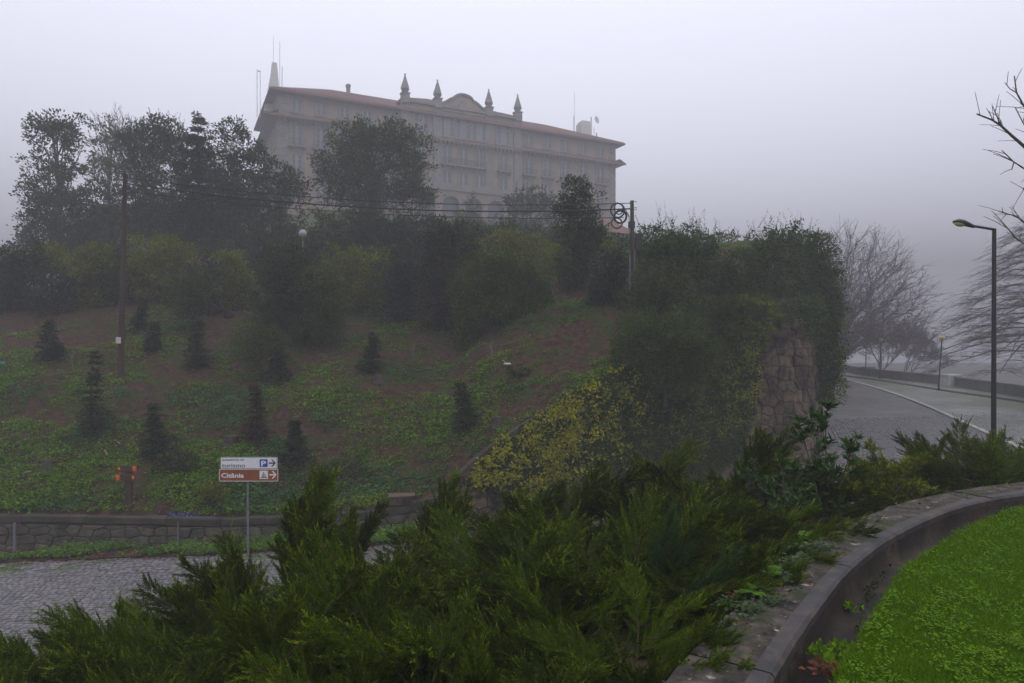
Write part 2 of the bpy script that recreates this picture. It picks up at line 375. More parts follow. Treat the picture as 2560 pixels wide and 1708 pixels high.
K1 = [(16, 14), (18, 19.5), (19.8, 25), (21.9, 31.7), (25, 42), (29.6, 60), (32.5, 72), (36, 88)]
K2 = [(29.0, 30), (29.5, 36), (30, 40), (30.2, 48), (31.6, 58), (33, 70), (37, 88)]
k1, _ = resample(K1, .5); k2, _ = resample(K2, .5)
def lerp_y(pl, y): return float(np.interp(y, pl[:, 1], pl[:, 0]))
g = MB(); rows = []
for y in np.arange(24, 88, 1.0):
    a, b = lerp_y(k1, y), lerp_y(k2, y) if y > 30 else 29.0
    rows.append([(a + (b - a) * t, y, zroad(a + (b - a) * t, y) + .004) for t in np.linspace(0, 1, 14)])
g.grid(rows); pr(g.build('parking_strip', M['parking'], smooth=True), kind='structure')
M['kerb'] = surf('granite_kerb', [(.30, .29, .27), (.42, .40, .38)], 3, .7, 25, .4, .01)
M['kerb_dark'] = surf('dark_kerb', [(.12, .115, .105), (.19, .18, .165)], 3, .8, 25, .4, .01)
def kerb(pl, name, w, h, mat, z0=0.0, step=2):
    t = np.gradient(pl, axis=0); t /= np.linalg.norm(t, axis=1, keepdims=True); n = np.stack([-t[:, 1], t[:, 0]], 1)
    o = pr(bpy.data.objects.new(name, None), kind='structure'); link(o)
    for i in range(0, len(pl) - step, step):
        b = MB(); a = []; 
        j = np.array([.01, -.01])
        p0 = pl[i] + t[i] * .012; p1 = pl[i + step] - t[i + step] * .012
        q = [p0 + n[i] * w, p0, p1, p1 + n[i + step] * w]
        vz = [zroad(*c) + z0 for c in q]
        jj = rng.uniform(-.006, .006)
        b.add([(q[k][0], q[k][1], vz[k] - .05) for k in range(4)] + [(q[k][0], q[k][1], vz[k] + h + jj) for k in range(4)],
              [(4, 5, 6, 7), (0, 1, 5, 4), (1, 2, 6, 5), (2, 3, 7, 6), (3, 0, 4, 7)])
        b.build('kerb_stone', mat, o)
    return o
kerb(k1[k1[:, 1] > 23], 'kerb', .22, .06, M['kerb'])
# raised pavement beyond the parking strip
kerb(k2, 'pavement_kerb', .2, .13, M['kerb_dark'])
g = MB(); rows = []
for y in np.arange(30, 88, 1.5):
    a, b = lerp_y(k2, y) + .03, Bx(y) + .2
    rows.append([(a + (b - a) * t, y, zroad(a + (b - a) * t, y) + .128) for t in np.linspace(0, 1, 6)])
g.grid(rows); pr(g.build('pavement', M['parking'], smooth=True), kind='structure')

# hillside
g = MB()
xsr = sorted(set(list(np.arange(-90, -20, 2.5)) + list(np.round(np.arange(-20, 18, .35), 3)) + list(np.arange(18, 62, 2.0))))
dts = list(np.arange(0, 4, .25)) + list(np.arange(4, 20, .5)) + list(np.arange(20, 60, 2)) + list(np.arange(60, 180, 6))
g.grid([[(x, Wy(x) + .12 + d, H(x, Wy(x) + .12 + d)) for x in xsr] for d in dts])
M['slope_grass'] = surf('rough_upland_grass', [(.022, .035, .012), (.05, .08, .02), (.09, .11, .035)], 1.2, .95, 6, .8, .08, spec=.1)
nx = len(xsr) - 1; g.m = [1 if g.v[g.f[i][0]][1] > 37.5 + fnoise(g.v[g.f[i][0]][0], 0, .3, 6) else 0 for i in range(len(g.f))]
pr(g.build('hillside', [M['mulch'], M['slope_grass']], smooth=True), kind='structure')
# juniper bank between the terrace wall and the road
g = MB(); rows = []
for x in np.arange(-40, 24, .6):
    ylo = float(np.interp(x, [-2.1, -1.3, -.5, .25, .9, 1.5, 2.2, 3.0, 4.2, 5.4, 7.1, 9.5, 13, 24], [-2.4, -.5, 1.3, 2.5, 3.5, 4.3, 5.2, 6.1, 7.1, 7.75, 8.4, 8.9, 9.3, 9.4])) if x > -2.1 else -6
    rows.append([(x, ylo + (Ry(x) - ylo) * t, bankz(x, ylo + (Ry(x) - ylo) * t)) for t in np.linspace(0, 1, 18)])
g.grid(rows); pr(g.build('bank', M['soil'], smooth=True), kind='structure')
# verge of leaf litter at the foot of the low wall
g = MB(); rows = []
for x in np.arange(-34, 13, .3):
    w_ = .95 + .25 * fnoise(x, 0, .4, 1) if x < 0 else .35
    rows.append([(x, Wy(x) - w_ + (w_ + .1) * t, zroad(x, Wy(x)) + .012 + .10 * sm(t) + .03 * fnoise(x, t * 3, 2.0, 4) * (t > 0)) for t in np.linspace(0, 1, 6)])
g.grid(rows); pr(g.build('verge', M['soil'], smooth=True), kind='structure')

# haze: one closed box of even air round the camera and the whole scene
hz, nt, b = newmat('haze_air'); nt.nodes.remove(b)
pv = nt.nodes.new('ShaderNodeVolumePrincipled'); pv.inputs['Density'].default_value = HAZE_DENSITY; pv.inputs['Color'].default_value = (.425, .413, .43, 1)
nt.links.new(pv.outputs[0], nt.nodes['Material Output'].inputs['Volume'])
g = MB(); g.box(-300, 300, -200, 400, -10.5, 49); pr(g.build('haze', hz), kind='stuff', label='pale fog filling the air over the whole hillside')
# ------------------------------------------------------------ cobbles (geometry where the photo shows them)
def road_cobbles():
    """courses that run parallel to the retaining wall, stones staggered along them"""
    xw = np.arange(-34, 24, .05); yw = np.array([Wy(x) for x in xw]); yw = np.convolve(np.pad(yw, 12, 'edge'), np.ones(25) / 25, 'valid')
    pl = np.stack([xw, yw], 1); t = np.gradient(pl, axis=0); t /= np.linalg.norm(t, axis=1, keepdims=True); n = np.stack([t[:, 1], -t[:, 0]], 1)
    s = np.concatenate([[0], np.cumsum(np.linalg.norm(np.diff(pl, axis=0), axis=1))])
    out = []
    k = 0; d = 1.0
    while d < 15:
        rowh = .122 if d > 2.1 else .15
        coarse = d < 2.1
        off = pl + n * d; so = np.concatenate([[0], np.cumsum(np.linalg.norm(np.diff(off, axis=0), axis=1))])
        q = rng.uniform(0, .1)
        while q < so[-1] - .3:
            L = rng.uniform(.13, .19) if not coarse else rng.uniform(.13, .24)
            c = q + L / 2; x = np.interp(c, so, off[:, 0]); y = np.interp(c, so, off[:, 1]); tx = np.interp(c, so, t[:, 0]); ty = np.interp(c, so, t[:, 1])
            q += L
            px = CX + F * x / y if y > 1 else -1; py = HY - F * zroad(x, y) / max(y, 1)
            if y < Ry(x) - .5: continue
            if not (-60 < px < 2620 and py < 1760): continue
            if 800 < px < 1960: continue
            if px > 1960 and y > 35.5 + 1.5 * rng.random(): continue
            out.append((x, y, tx, ty, L - .018, rowh - .016, coarse, py))
        d += rowh; k += 1
    return out
cob = road_cobbles()
cob.sort(key=lambda c: -c[7] if c[7] < 1700 else c[7] - 1700)
def cobble_verts(c, r_):
    x, y, tx, ty, L, W, coarse, _ = c
    a = np.array([tx, ty]) + r_.normal(size=2) * (.03 if not coarse else .12); a /= np.linalg.norm(a); b = np.array([-a[1], a[0]])
    h = r_.uniform(.0, .016) if not coarse else r_.uniform(0, .035)
    j = lambda: 1 + r_.uniform(-.1, .1)
    lo = [(-1, -1), (1, -1), (1, 1), (-1, 1)]; V = []
    for sx, sy in lo: V.append((sx * L / 2 * j(), sy * W / 2 * j(), -.03))
    for sx, sy in lo: V.append((sx * L / 2 * .84 * j(), sy * W / 2 * .82 * j(), h + r_.uniform(-.004, .004)))
    res = []
    for u, v, w in V:
        p = np.array([x, y]) + a * u + b * v; res.append((p[0], p[1], zroad(x, y) + w + .0))
    return res
CF = [(4, 5, 6, 7), (0, 1, 5, 4), (1, 2, 6, 5), (2, 3, 7, 6), (3, 0, 4, 7)]
big = MB()
for i, c in enumerate(cob):
    V = cobble_verts(c, rng)
    if i < 290:
        m_ = MB(); m_.add(V, CF); m_.build('cobble', M['cobble'], road_o)
    else: big.add(V, CF)
pr(big.build('cobbles', M['cobble'], road_o), kind='stuff')

# ------------------------------------------------------------ rubble walls
def clip(poly, a, b, c):
    """keep a*x+b*y<=c"""
    out = []
    for i in range(len(poly)):
        p, q = poly[i], poly[(i + 1) % len(poly)]; fp = a * p[0] + b * p[1] - c; fq = a * q[0] + b * q[1] - c
        if fp <= 0: out.append(p)
        if (fp < 0 < fq) or (fq < 0 < fp):
            t = fp / (fp - fq); out.append((p[0] + t * (q[0] - p[0]), p[1] + t * (q[1] - p[1])))
    return out
def cells(s0, s1, v0, v1, w, h, r_, ax=.7):
    pts = []; row = 0; v = v0
    while v < v1:
        hh = h * r_.uniform(.7, 1.3); s = s0 - r_.uniform(0, w)
        while s < s1 + w:
            ww = w * r_.uniform(.55, 1.5); pts.append((s + ww / 2, v + hh / 2 + r_.uniform(-.28, .28) * hh)); s += ww
        v += hh
    pts = np.array(pts); res = []
    for i, p in enumerate(pts):
        poly = [(p[0] - 2 * w, p[1] - 2 * h), (p[0] + 2 * w, p[1] - 2 * h), (p[0] + 2 * w, p[1] + 2 * h), (p[0] - 2 * w, p[1] + 2 * h)]
        d2 = (pts[:, 0] - p[0]) ** 2 + ((pts[:, 1] - p[1]) * w / h) ** 2
        for j in np.argsort(d2)[1:16]:
            q = pts[j]; k = (w / h) ** 2
            a = 2 * (q[0] - p[0]); b = 2 * (q[1] - p[1]) * k; c = q[0] ** 2 - p[0] ** 2 + k * (q[1] ** 2 - p[1] ** 2)
            poly = clip(poly, a, b, c)
            if len(poly) < 3: break
        poly = clip(poly, 1, 0, s1); poly = clip(poly, -1, 0, -s0); poly = clip(poly, 0, 1, v1) if poly else poly; poly = clip(poly, 0, -1, -v0) if poly else poly
        if len(poly) >= 3: res.append(poly)
    return res
M['wall_stone'] = surf('rubble_granite', [(.058, .045, .030), (.115, .088, .060), (.19, .142, .096)], 2.5, .85, 18, 1.0, .04, obj_var=.38, dirt=((.018, .017, .012), 1.3, .47, .14))
M['wall_stone_low'] = surf('mossy_rubble_granite', [(.040, .038, .028), (.08, .074, .056), (.13, .12, .092)], 2.5, .85, 18, .9, .02, obj_var=.22, dirt=((.028, .034, .02), 2.2, .5, .16))
M['cap_stone'] = surf('blackened_cap_stone', [(.025, .022, .018), (.07, .058, .046)], 2.5, .9, 18, .9, .02, obj_var=.2, dirt=((.035, .05, .02), 3, .5, .15))
M['mortar'] = surf('dark_joint', [(.012, .011, .010), (.035, .032, .028)], 3, .95, 20, .5, .02)
M['wall_body'] = surf('stained_wall', [(.04, .036, .03), (.10, .088, .072)], 1.5, .95, 12, .9, .03)

wxs = np.concatenate([np.arange(-34, 10, .1), np.arange(10, 17.2, .04)]); wpl = np.stack([wxs, [Wy(x) for x in wxs]], 1)
sm_ = lambda a: np.convolve(np.pad(a, 8, 'edge'), np.ones(17) / 17, 'valid')
wpl = np.stack([sm_(wpl[:, 0]), sm_(wpl[:, 1])], 1)
wt = np.gradient(wpl, axis=0); wt /= np.linalg.norm(wt, axis=1, keepdims=True); wnr = np.stack([wt[:, 1], -wt[:, 0]], 1)
wS = np.concatenate([[0], np.cumsum(np.linalg.norm(np.diff(wpl, axis=0), axis=1))])
def Wp(s, z, off=0.0, batter=.04):
    x, y = np.interp(s, wS, wpl[:, 0]), np.interp(s, wS, wpl[:, 1]); nx, ny = np.interp(s, wS, wnr[:, 0]), np.interp(s, wS, wnr[:, 1])
    zt = walltop(x); off = off + batter * (zt - z)
    return (x + nx * off, y + ny * off, z)
def s_at(x): return float(np.interp(x, wpl[:, 0], wS))
def wtop(s): return walltop(float(np.interp(s, wS, wpl[:, 0])))
def wbot(s): x = float(np.interp(s, wS, wpl[:, 0])); return zroad(x, Wy(x)) - .1

def stone_mesh(poly, mat, r_, proud=.045, inset=.035, gap=.014):
    cx = sum(p[0] for p in poly) / len(poly); cy_ = sum(p[1] for p in poly) / len(poly)
    # drop near-duplicate corners
    q = []
    for p in poly:
        if not q or math.hypot(p[0] - q[-1][0], p[1] - q[-1][1]) > .02: q.append(p)
    if len(q) > 1 and math.hypot(q[0][0] - q[-1][0], q[0][1] - q[-1][1]) < .02: q.pop()
    if len(q) < 3: return None
    sz = sqrt(max((max(p[0] for p in q) - min(p[0] for p in q)) * (max(p[1] for p in q) - min(p[1] for p in q)), 1e-6))
    if sz < .07: return None
    def shr(p, k): 
        d = math.hypot(p[0] - cx, p[1] - cy_) + 1e-6; f = max(1 - k / d, .3); return (cx + (p[0] - cx) * f, cy_ + (p[1] - cy_) * f)
    n = len(q); pr_ = proud * r_.uniform(.5, 1.3); tilt = r_.uniform(-.02, .02, 2)
    V = [Wp(*shr(p, gap), -.02) for p in q] + [Wp(*shr(p, gap + .004), pr_ * .55) for p in q] + [Wp(*shr(p, gap + inset * r_.uniform(.8, 1.4)), pr_ + tilt[0] * (p[0] - cx) + tilt[1] * (p[1] - cy_)) for p in q]
    V.append(Wp(cx, cy_, pr_ * 1.12))
    Fc = []
    for i in range(n):
        j = (i + 1) % n; Fc += [(i, j, n + j, n + i), (n + i, n + j, 2 * n + j, 2 * n + i), (2 * n + i, 2 * n + j, 3 * n)]
    mb = MB(); mb.add(V, Fc); return mb
# low wall and tall wall are one retaining wall that climbs; built as two things: low roadside wall, tall rounded wall
def wall_thing(name, label, xa, xb, low):
    e = empty(name, (float((xa + xb) / 2), Wy((xa + xb) / 2), wbot(s_at((xa + xb) / 2))), label, 'wall')
    e.location = (0, 0, 0)
    sa, sb = s_at(xa), s_at(xb); g = MB(); ss = np.arange(sa, sb + .01, .25)
    rows = []
    for s in ss:
        zt, zb = wtop(s), wbot(s)
        rows.append([Wp(s, zb, 0), Wp(s, zb + (zt - zb) * .33, 0), Wp(s, zb + (zt - zb) * .66, 0), Wp(s, zt, 0), Wp(s, zt, -.5)])
    g.grid(rows); g.build('wall_core', M['mortar'], e)
    return e, sa, sb
lw, sa, sb = wall_thing('low_stone_wall', 'low mossy rubble wall along the cobbled road at the foot of the planted slope', -33, -2.0, True)
r2 = np.random.default_rng(3)
s = s_at(-17.5)
while s < sb - .1:                                    # cap stones
    L = r2.uniform(.8, 1.9); e_ = min(s + L, sb); hgt = r2.uniform(.19, .26)
    b = MB(); zs = [wtop(s), wtop(e_)]; of = r2.uniform(.03, .07); k = 4; rows = []
    for q in np.linspace(s + .012, e_ - .012, k):
        zt = wtop(q) + r2.uniform(-.012, .012) + .02
        rows.append([Wp(q, zt - hgt, of - .04), Wp(q, zt - hgt + .03, of), Wp(q, zt - .03, of + .005), Wp(q, zt, of - .03), Wp(q, zt, -.38), Wp(q, zt - .2, -.38)])
    b.grid(rows); b.build('cap_stone', M['cap_stone'], lw); s = e_
for poly in cells(s_at(-17.5), sb, -6.3, -4.9, .50, .27, r2):
    cxm = sum(p[0] for p in poly) / len(poly); zt = wtop(cxm) - .235; zb = wbot(cxm)
    poly = clip(clip(poly, 0, 1, zt), 0, -1, -(zb))
    if len(poly) < 3: continue
    mb = stone_mesh(poly, None, r2)
    if mb: mb.build('stone', M['wall_stone_low'], lw)
tw, sa, sb = wall_thing('tall_stone_wall', 'tall curved rubble retaining wall rising to a rounded end at the bend', -2.0, 34 if False else 16.9, False)
def img(s, z):
    p = Wp(s, z); return CX + F * p[0] / p[1], HY - F * p[2] / p[1]
cnt = 0
extra = MB()
for poly in cells(sa, s_at(13.4), -5.8, 3.2, .50, .40, r2, ):
    cxm = sum(p[0] for p in poly) / len(poly); cym = sum(p[1] for p in poly) / len(poly)
    zt = wtop(cxm) - .16; zb = wbot(cxm)
    poly = clip(poly, 0, 1, zt); poly = clip(poly, 0, -1, -zb) if len(poly) >= 3 else poly
    if len(poly) < 3: continue
    px, py = img(cxm, cym)
    if not (1050 < px < 1420 and py > 1130 or 1700 < px < 2075): continue
    mb = stone_mesh(poly, None, r2, .07, .03, .011)
    if not mb: continue
    if cnt < 290 and (px < 1420 or px > 1790 or py > 1120): mb.build('stone', M['wall_stone'], tw); cnt += 1
    else: extra.add(mb.v, mb.f)
if extra.v: pr(extra.build('stones', M['wall_stone'], tw), kind='stuff')
s = sa; 
while s < sb - .1:                                    # sloping coping slabs of the tall wall
    L = r2.uniform(.9, 1.6); e_ = min(s + L, sb); b = MB(); rows = []
    for q in np.linspace(s + .01, e_ - .01, 4):
        zt = wtop(q) + .04; rows.append([Wp(q, zt - .17, .02), Wp(q, zt - .15, .07), Wp(q, zt, .06), Wp(q, zt, -.4), Wp(q, zt - .2, -.4)])
    b.grid(rows); b.build('coping_slab', M['kerb'] if False else M['cap_stone'], tw); s = e_
# dressed blocks at the step between the two walls
e = empty('stone_block', Wp(s_at(-3.2), walltop(-3.2) + .02, -.15), 'dressed stone block lying on the low wall where the tall wall begins', 'block')
b = MB(); b.box(-.36, .36, -.25, .2, 0, .2); b.box(-.38, .38, -.28, .22, .202, .26); b.build('slab', M['wall_stone'], e); e.rotation_euler = (0, 0, .15)

# ------------------------------------------------------------ terrace wall, gutter, lawn
M['coping'] = surf('lichened_coping_stone', [(.014, .011, .009), (.050, .041, .033), (.12, .10, .08)], 7, .85, 30, 1.0, .02, obj_var=.15, dirt=((.34, .30, .23), 13, .60, .05))
def add_layer(m, col, scale, thr, w):
    nt = m.node_tree; b = nt.nodes['Principled BSDF']; src = b.inputs['Base Color'].links[0].from_socket
    t = tex(nt, scale, 6); f = ramp(nt, t.outputs['Fac'], [(thr, (0, 0, 0)), (thr + w, (1, 1, 1))]); nt.links.new(mix(nt, f, src, col), b.inputs['Base Color'])
add_layer(M['coping'], (.028, .034, .010), 4.5, .50, .12)
M['coping_wet'] = surf('smooth_wet_coping_edge', [(.020, .018, .017), (.046, .041, .038)], 4, .62, 50, .5, .006, .35, dirt=((.085, .064, .045), 5, .5, .2))
M['gutter'] = surf('wet_gutter_concrete', [(.010, .008, .006), (.034, .026, .019), (.085, .060, .040)], 2.2, .72, 40, .7, .01, .25, dirt=((.012, .012, .007), 5, .50, .15))
tw2 = empty('terrace_wall', (0, 0, 0), 'curved low terrace wall with lichened coping and a gutter beside the bright lawn', 'wall')
i = 0; nC = len(CIs)
while i < nC - 1:
    L = int(rng.integers(9, 14)); j = min(i + L, nC - 1); jj = rng.uniform(-.004, .008)
    b = MB(); rows = []
    for k in range(i, j + 1):
        p = CIs[k]; n = CIn[k]; t = 0
        if k == i: p = p + (CIs[k + 1] - p) * .06
        if k == j: p = p - (p - CIs[k - 1]) * .06
        ro = .02 * fnoise(p[0] * 3, p[1] * 3, 1, 2)
        prof = [(.105, -.05), (.105, 0), (.2, .004 + jj), (.3, .0 + jj), (CW - .02 + ro, -.002 + jj), (CW + ro, -.03), (CW + ro - .01, -.5)]
        rows.append([(p[0] + n[0] * o, p[1] + n[1] * o, ZC + z) for o, z in prof])
    b.grid(rows); b.build('coping_stone', M['coping'], tw2)
    b = MB(); rows = []
    for k in range(i, j + 1):
        p = CIs[k]; n = CIn[k]
        if k == i: p = p + (CIs[k + 1] - p) * .04
        if k == j: p = p - (p - CIs[k - 1]) * .04
        w_ = .004 * fnoise(p[0] * 5, p[1] * 5, 1, 9)
        prof = [(.104, -.02), (.104, .006 + jj), (.02, .004 + jj), (w_, -.012), (w_, -.06)]
        rows.append([(p[0] + n[0] * o, p[1] + n[1] * o, ZC + z) for o, z in prof])
    b.grid(rows); b.build('edge_strip', M['coping_wet'], tw2); i = j
LEs, _ = resample(LE, .1)
# gutter between coping and lawn
def near_le(p):
    d = np.hypot(LEs[:, 0] - p[0], LEs[:, 1] - p[1]); return LEs[int(np.argmin(d))]
g = MB(); rows = []
lefit = np.array([near_le(p) for p in CIs]); lefit = np.stack([np.convolve(np.pad(lefit[:, k], 4, 'edge'), np.ones(9) / 9, 'valid') for k in (0, 1)], 1)
for k in range(nC):
    a = CIs[k] + CIn[k] * .0; c = lefit[k]
    prof = [(0.0, -.055), (.012, -.15), (.08, -.215), (.25, -.245), (.5, -.24), (.75, -.20), (.93, -.12), (1.08, -.045)]
    rows.append([(a[0] + (c[0] - a[0]) * t, a[1] + (c[1] - a[1]) * t, ZC + z) for t, z in prof])
g.grid(rows); g.build('gutter', M['gutter'], tw2, smooth=True)
M['lawn'] = surf('lawn_thatch', [(.022, .07, .006), (.04, .12, .008)], 8, .95, 40, .8, .02)
g = MB(); rows = []
def lawnz(x, y, a=.5): return ZC - .03 + .03 * fnoise(x, y, .9, 2) * sm(a / .5)
for k in range(nC):
    c = lefit[k]; n = CIn[k]; 
    rows.append([(c[0] - n[0] * d, c[1] - n[1] * d, lawnz(c[0] - n[0] * d, c[1] - n[1] * d, d)) for d in (-.02, 0.1, .3, .6, 1.2, 2.4, 4.5)])
# widen into one sheet: a simple polygon fan to the far right
far = MB(); left = [tuple(r_[1]) for r_ in rows]
far.grid([[(x + (40 - x) * t, y + (-6 - y) * t * .0 - 0, z - .001) for t in (0, .02, .05, .1, .2, .4, 1)] for x, y, z in left])
pr(far.build('lawn', M['lawn'], smooth=True), kind='structure')
# blades and clover
def inside_lawn(x, y):
    k = np.argmin(np.hypot(lefit[:, 0] - x, lefit[:, 1] - y)); v = np.array([x, y]) - lefit[k]
    return float(-(v @ CIn[k]))
def scatter_lawn():
    pts = []
    while len(pts) < 46000:
        d = 2.8 * (9.5 / 2.8) ** rng.random() ; px = rng.uniform(1850, 2640); x = (px - CX) / F * d; q = inside_lawn(x, d) if d < 9.6 else -1
        if q > -.05 * rng.random() ** 2 - .005: pts.append((x, d, q))
    return np.array(pts)
lp = scatter_lawn()
n = len(lp); z = np.array([lawnz(a, b, max(c, .1)) for a, b, c in lp]) - .005
pos = np.stack([lp[:, 0], lp[:, 1], z], 1)
rep = 3
pos3 = np.repeat(pos, rep, 0) + rng.normal(size=(n * rep, 3)) * [.012, .012, 0]
d = unit(np.stack([rng.normal(size=n * rep) * .55, rng.normal(size=n * rep) * .55, np.ones(n * rep)], 1))
V, Q = leaf_arrays(pos3, d, rdirs(n * rep), rng.uniform(.02, .05, n * rep), rng.uniform(.004, .007, n * rep) * 1.3, .1)
pr(link(bpy.data.objects.new('grass', np_mesh('grass', V, Q, M['grass']))), 'bright green mown grass filling the lawn inside the curved gutter', kind='stuff')
sel = np.array([mnoise.fractal(Vector((a * 5.2, b * 3.4, 1)), 1, 2, 3) + rng.normal() * .25 > .0 for a, b, _ in lp]) & (rng.random(len(lp)) < .13); cp = pos[sel]
k3 = len(cp) * 3; ang = rng.uniform(0, 2 * pi, len(cp)); base = np.repeat(cp + [0, 0, .035], 3, 0) + np.array([0, 0, 1]) * rng.uniform(0, .02, (k3, 1))
aa = np.repeat(ang, 3) + np.tile([0, 2.09, 4.19], len(cp)); d = unit(np.stack([np.cos(aa), np.sin(aa), rng.uniform(.0, .5, k3)], 1))
V, Q = leaf_arrays(base, d, np.tile([0, 0, 1.0], (k3, 1)) + rng.normal(size=(k3, 3)) * .2, rng.uniform(.009, .017, k3), rng.uniform(.009, .016, k3), -.05)
pr(link(bpy.data.objects.new('clover', np_mesh('clover', V, Q, M['clover']))), 'pale green clover patches growing through the bright lawn', kind='stuff')

# grit, moss crumbs and needles lying on the coping
r_ = np.random.default_rng(44); n = 2600; ki = r_.integers(8, nC - 2, n); o_ = .11 + (CW - .13) * r_.random(n) ** .6
pp = np.stack([CIs[ki, 0] + CIn[ki, 0] * o_ + r_.normal(size=n) * .05, CIs[ki, 1] + CIn[ki, 1] * o_ + r_.normal(size=n) * .05, np.full(n, ZC + .008)], 1)
ok = np.array([(.115 < float(np.min(np.hypot(CIs[:, 0] - a, CIs[:, 1] - b))) < CW) and mnoise.noise(Vector((a * 3, b * 3, 3))) > -.15 for a, b, _ in pp]); pp = pp[ok]; n = len(pp)
dv = unit(r_.normal(size=(n, 3)) * [1, 1, .2]); L = r_.uniform(.012, .04, n); V, Q = leaf_arrays(pp, dv, unit(r_.normal(size=(n, 3)) * .4 + [0, 0, 1]), L, L * r_.uniform(.2, .7, n), .1)
pr(link(bpy.data.objects.new('coping_litter', np_mesh('coping_litter', V, Q, [M['weed'], leafmat('litter_flakes', (.02, .016, .012), (.06, .045, .03), (.30, .26, .20), trans=0, f2=.97)], (r_.random(n) < .75).astype(int)))), 'grit, moss crumbs and dead needles lying on the coping', kind='stuff')
# ------------------------------------------------------------ hotel on the hill
BO = Vector((-36.0, 105.0, 21.7)); BA = atan2(28, 56.5); BL = 62.6; BD = 20.0
hotel = empty('hotel_building', BO, 'long pale hotel with red tiled roofs and four pinnacles in the fog', 'building', rz=BA)
def part(mb, name, mat, parent=hotel, smooth=False): return mb.build(name, mat, parent, smooth)
b = MB(); b.box(0, BL, 0, BD, -16, 17.5); part(b, 'wall', M['plaster'])
b = MB(); b.box(20.05, 41.0, -.5, 12, 4.5, 19.3); part(b, 'central_wall', M['plaster'])
# arcade block with real arches
cent = [23.2, 27.6, 31.8, 36.1, 39.2]; cent = [23.4, 27.6, 31.8, 36.0]
b = MB(); y0, y1 = -2.2, -1.6; x = 19.4; segs = []
for c in cent:
    b.box(x, c - 1.55, y0, y1, -4, 4.5)
    arc = [(c + 1.55 * cos(a), 2.1 + 1.55 * sin(a)) for a in np.linspace(0, pi, 13)]
    for k in range(12):
        (xa, za), (xb, zb) = arc[k], arc[k + 1]
        for yy in (y0, y1): b.add([(xa, yy, za), (xb, yy, zb), (xb, yy, 4.5), (xa, yy, 4.5)], [(0, 1, 2, 3)])
        b.add([(xa, y0, za), (xb, y0, zb), (xb, y1, zb), (xa, y1, za)], [(0, 1, 2, 3)])
    x = c + 1.55
b.box(x, 41.6, y0, y1, -4, 4.5); b.box(19.4, 41.6, -1.6, -.5, 3.9, 4.48)
part(b, 'arcade_wall', M['plaster'])
for c in cent:
    b = MB(); ring = []
    for a in np.linspace(0, pi, 13):
        ring.append([(c + r_ * cos(a), yy, 2.1 + r_ * sin(a)) for r_, yy in ((1.57, -2.2), (1.57, -2.26), (2.0, -2.26), (2.0, -2.2))])
    b.grid(ring); b.box(c - .22, c + .22, -2.34, -2.2, 3.55, 4.35); part(b, 'arch_surround', M['granite'])
    b = MB(); b.box(c - 1.5, c + 1.5, -1.15, -1.1, -4, 3.7); part(b, 'arcade_window', M['glass'])
b = MB(); b.box(19.1, 42.0, -2.5, -.5, 4.5, 4.85); b.box(19.2, 41.8, -2.42, -.5, 4.85, 5.7); part(b, 'terrace_parapet', M['granite'])
# quoins
def quoins(x, y, z0, z1, w=1.5, name='quoin', out=.12):
    z = z0; k = 0
    while z < z1 - .3:
        ww = w if k % 2 else w * .72; b = MB(); b.box(x - (0 if x < 1 else ww if x > 60 else ww / 2), x + (ww if x < 1 else 0 if x > 60 else ww / 2), y - out, y + (ww if x in (0, BL) else .2), z + .02, min(z + .55, z1)); part(b, name, M['granite']); z += .57; k += 1
b0 = MB()
for x in (-.12, BL + .12): quoins(0 if x < 0 else BL, 0, -2, 17.2)
for x in (20.05, 25.75, 35.3, 41.0):
    b = MB(); b.box(x - .75, x + .75, -.78, -.5, -1, 19.4); part(b, 'pilaster', M['granite'])
# eaves, roofs
def hip(x0, x1, y0, y1, z, rise, ov=1.4, name='roof'):
    xa, xb, ya, yb = x0 - ov, x1 + ov, y0 - ov, y1 + ov; m_ = (ya + yb) / 2; h = (yb - ya) / 2
    b = MB(); v = [(xa, ya, z), (xb, ya, z), (xb, yb, z), (xa, yb, z), (xa + h, m_, z + rise), (xb - h, m_, z + rise)]
    b.add(v, [(0, 1, 5, 4), (1, 2, 5), (2, 3, 4, 5), (3, 0, 4)])
    b.box(xa, xb, ya, yb, z - .28, z - .02)
    o = part(b, name, M['roof_tile'])
    # tile ribs as real ridges
    rb = MB(); k = xa + .3
    while k < xb - .2:
        t = min(1, (k - xa) / h, (xb - k) / h)
        p0 = Vector((k, ya - .05, z + .03)); p1 = Vector((k, ya + h * t, z + rise * t + .03))
        rb.add([p0 + Vector((-.1, 0, 0)), p0 + Vector((0, 0, .1)), p0 + Vector((.1, 0, 0)), p1 + Vector((-.1, 0, 0)), p1 + Vector((0, 0, .1)), p1 + Vector((.1, 0, 0))], [(0, 1, 4, 3), (1, 2, 5, 4), (0, 2, 1)])
        k += .42
    pr(rb.build('roof_tiles', M['roof_tile'], o), kind='stuff')
    return o
hip(0, BL, 0, BD, 17.5, 5.2)
hip(20.2, 40.8, .2, 12, 19.4, 3.0, .9)
def bracket_row(x0, x1, y, z, parent, step=.75, dy=-.9):
    b = MB(); x = x0
    while x < x1: b.box(x, x + .22, y + dy, y, z - .35, z); x += step
    pr(b.build('eave_brackets', M['granite'], parent), kind='stuff')
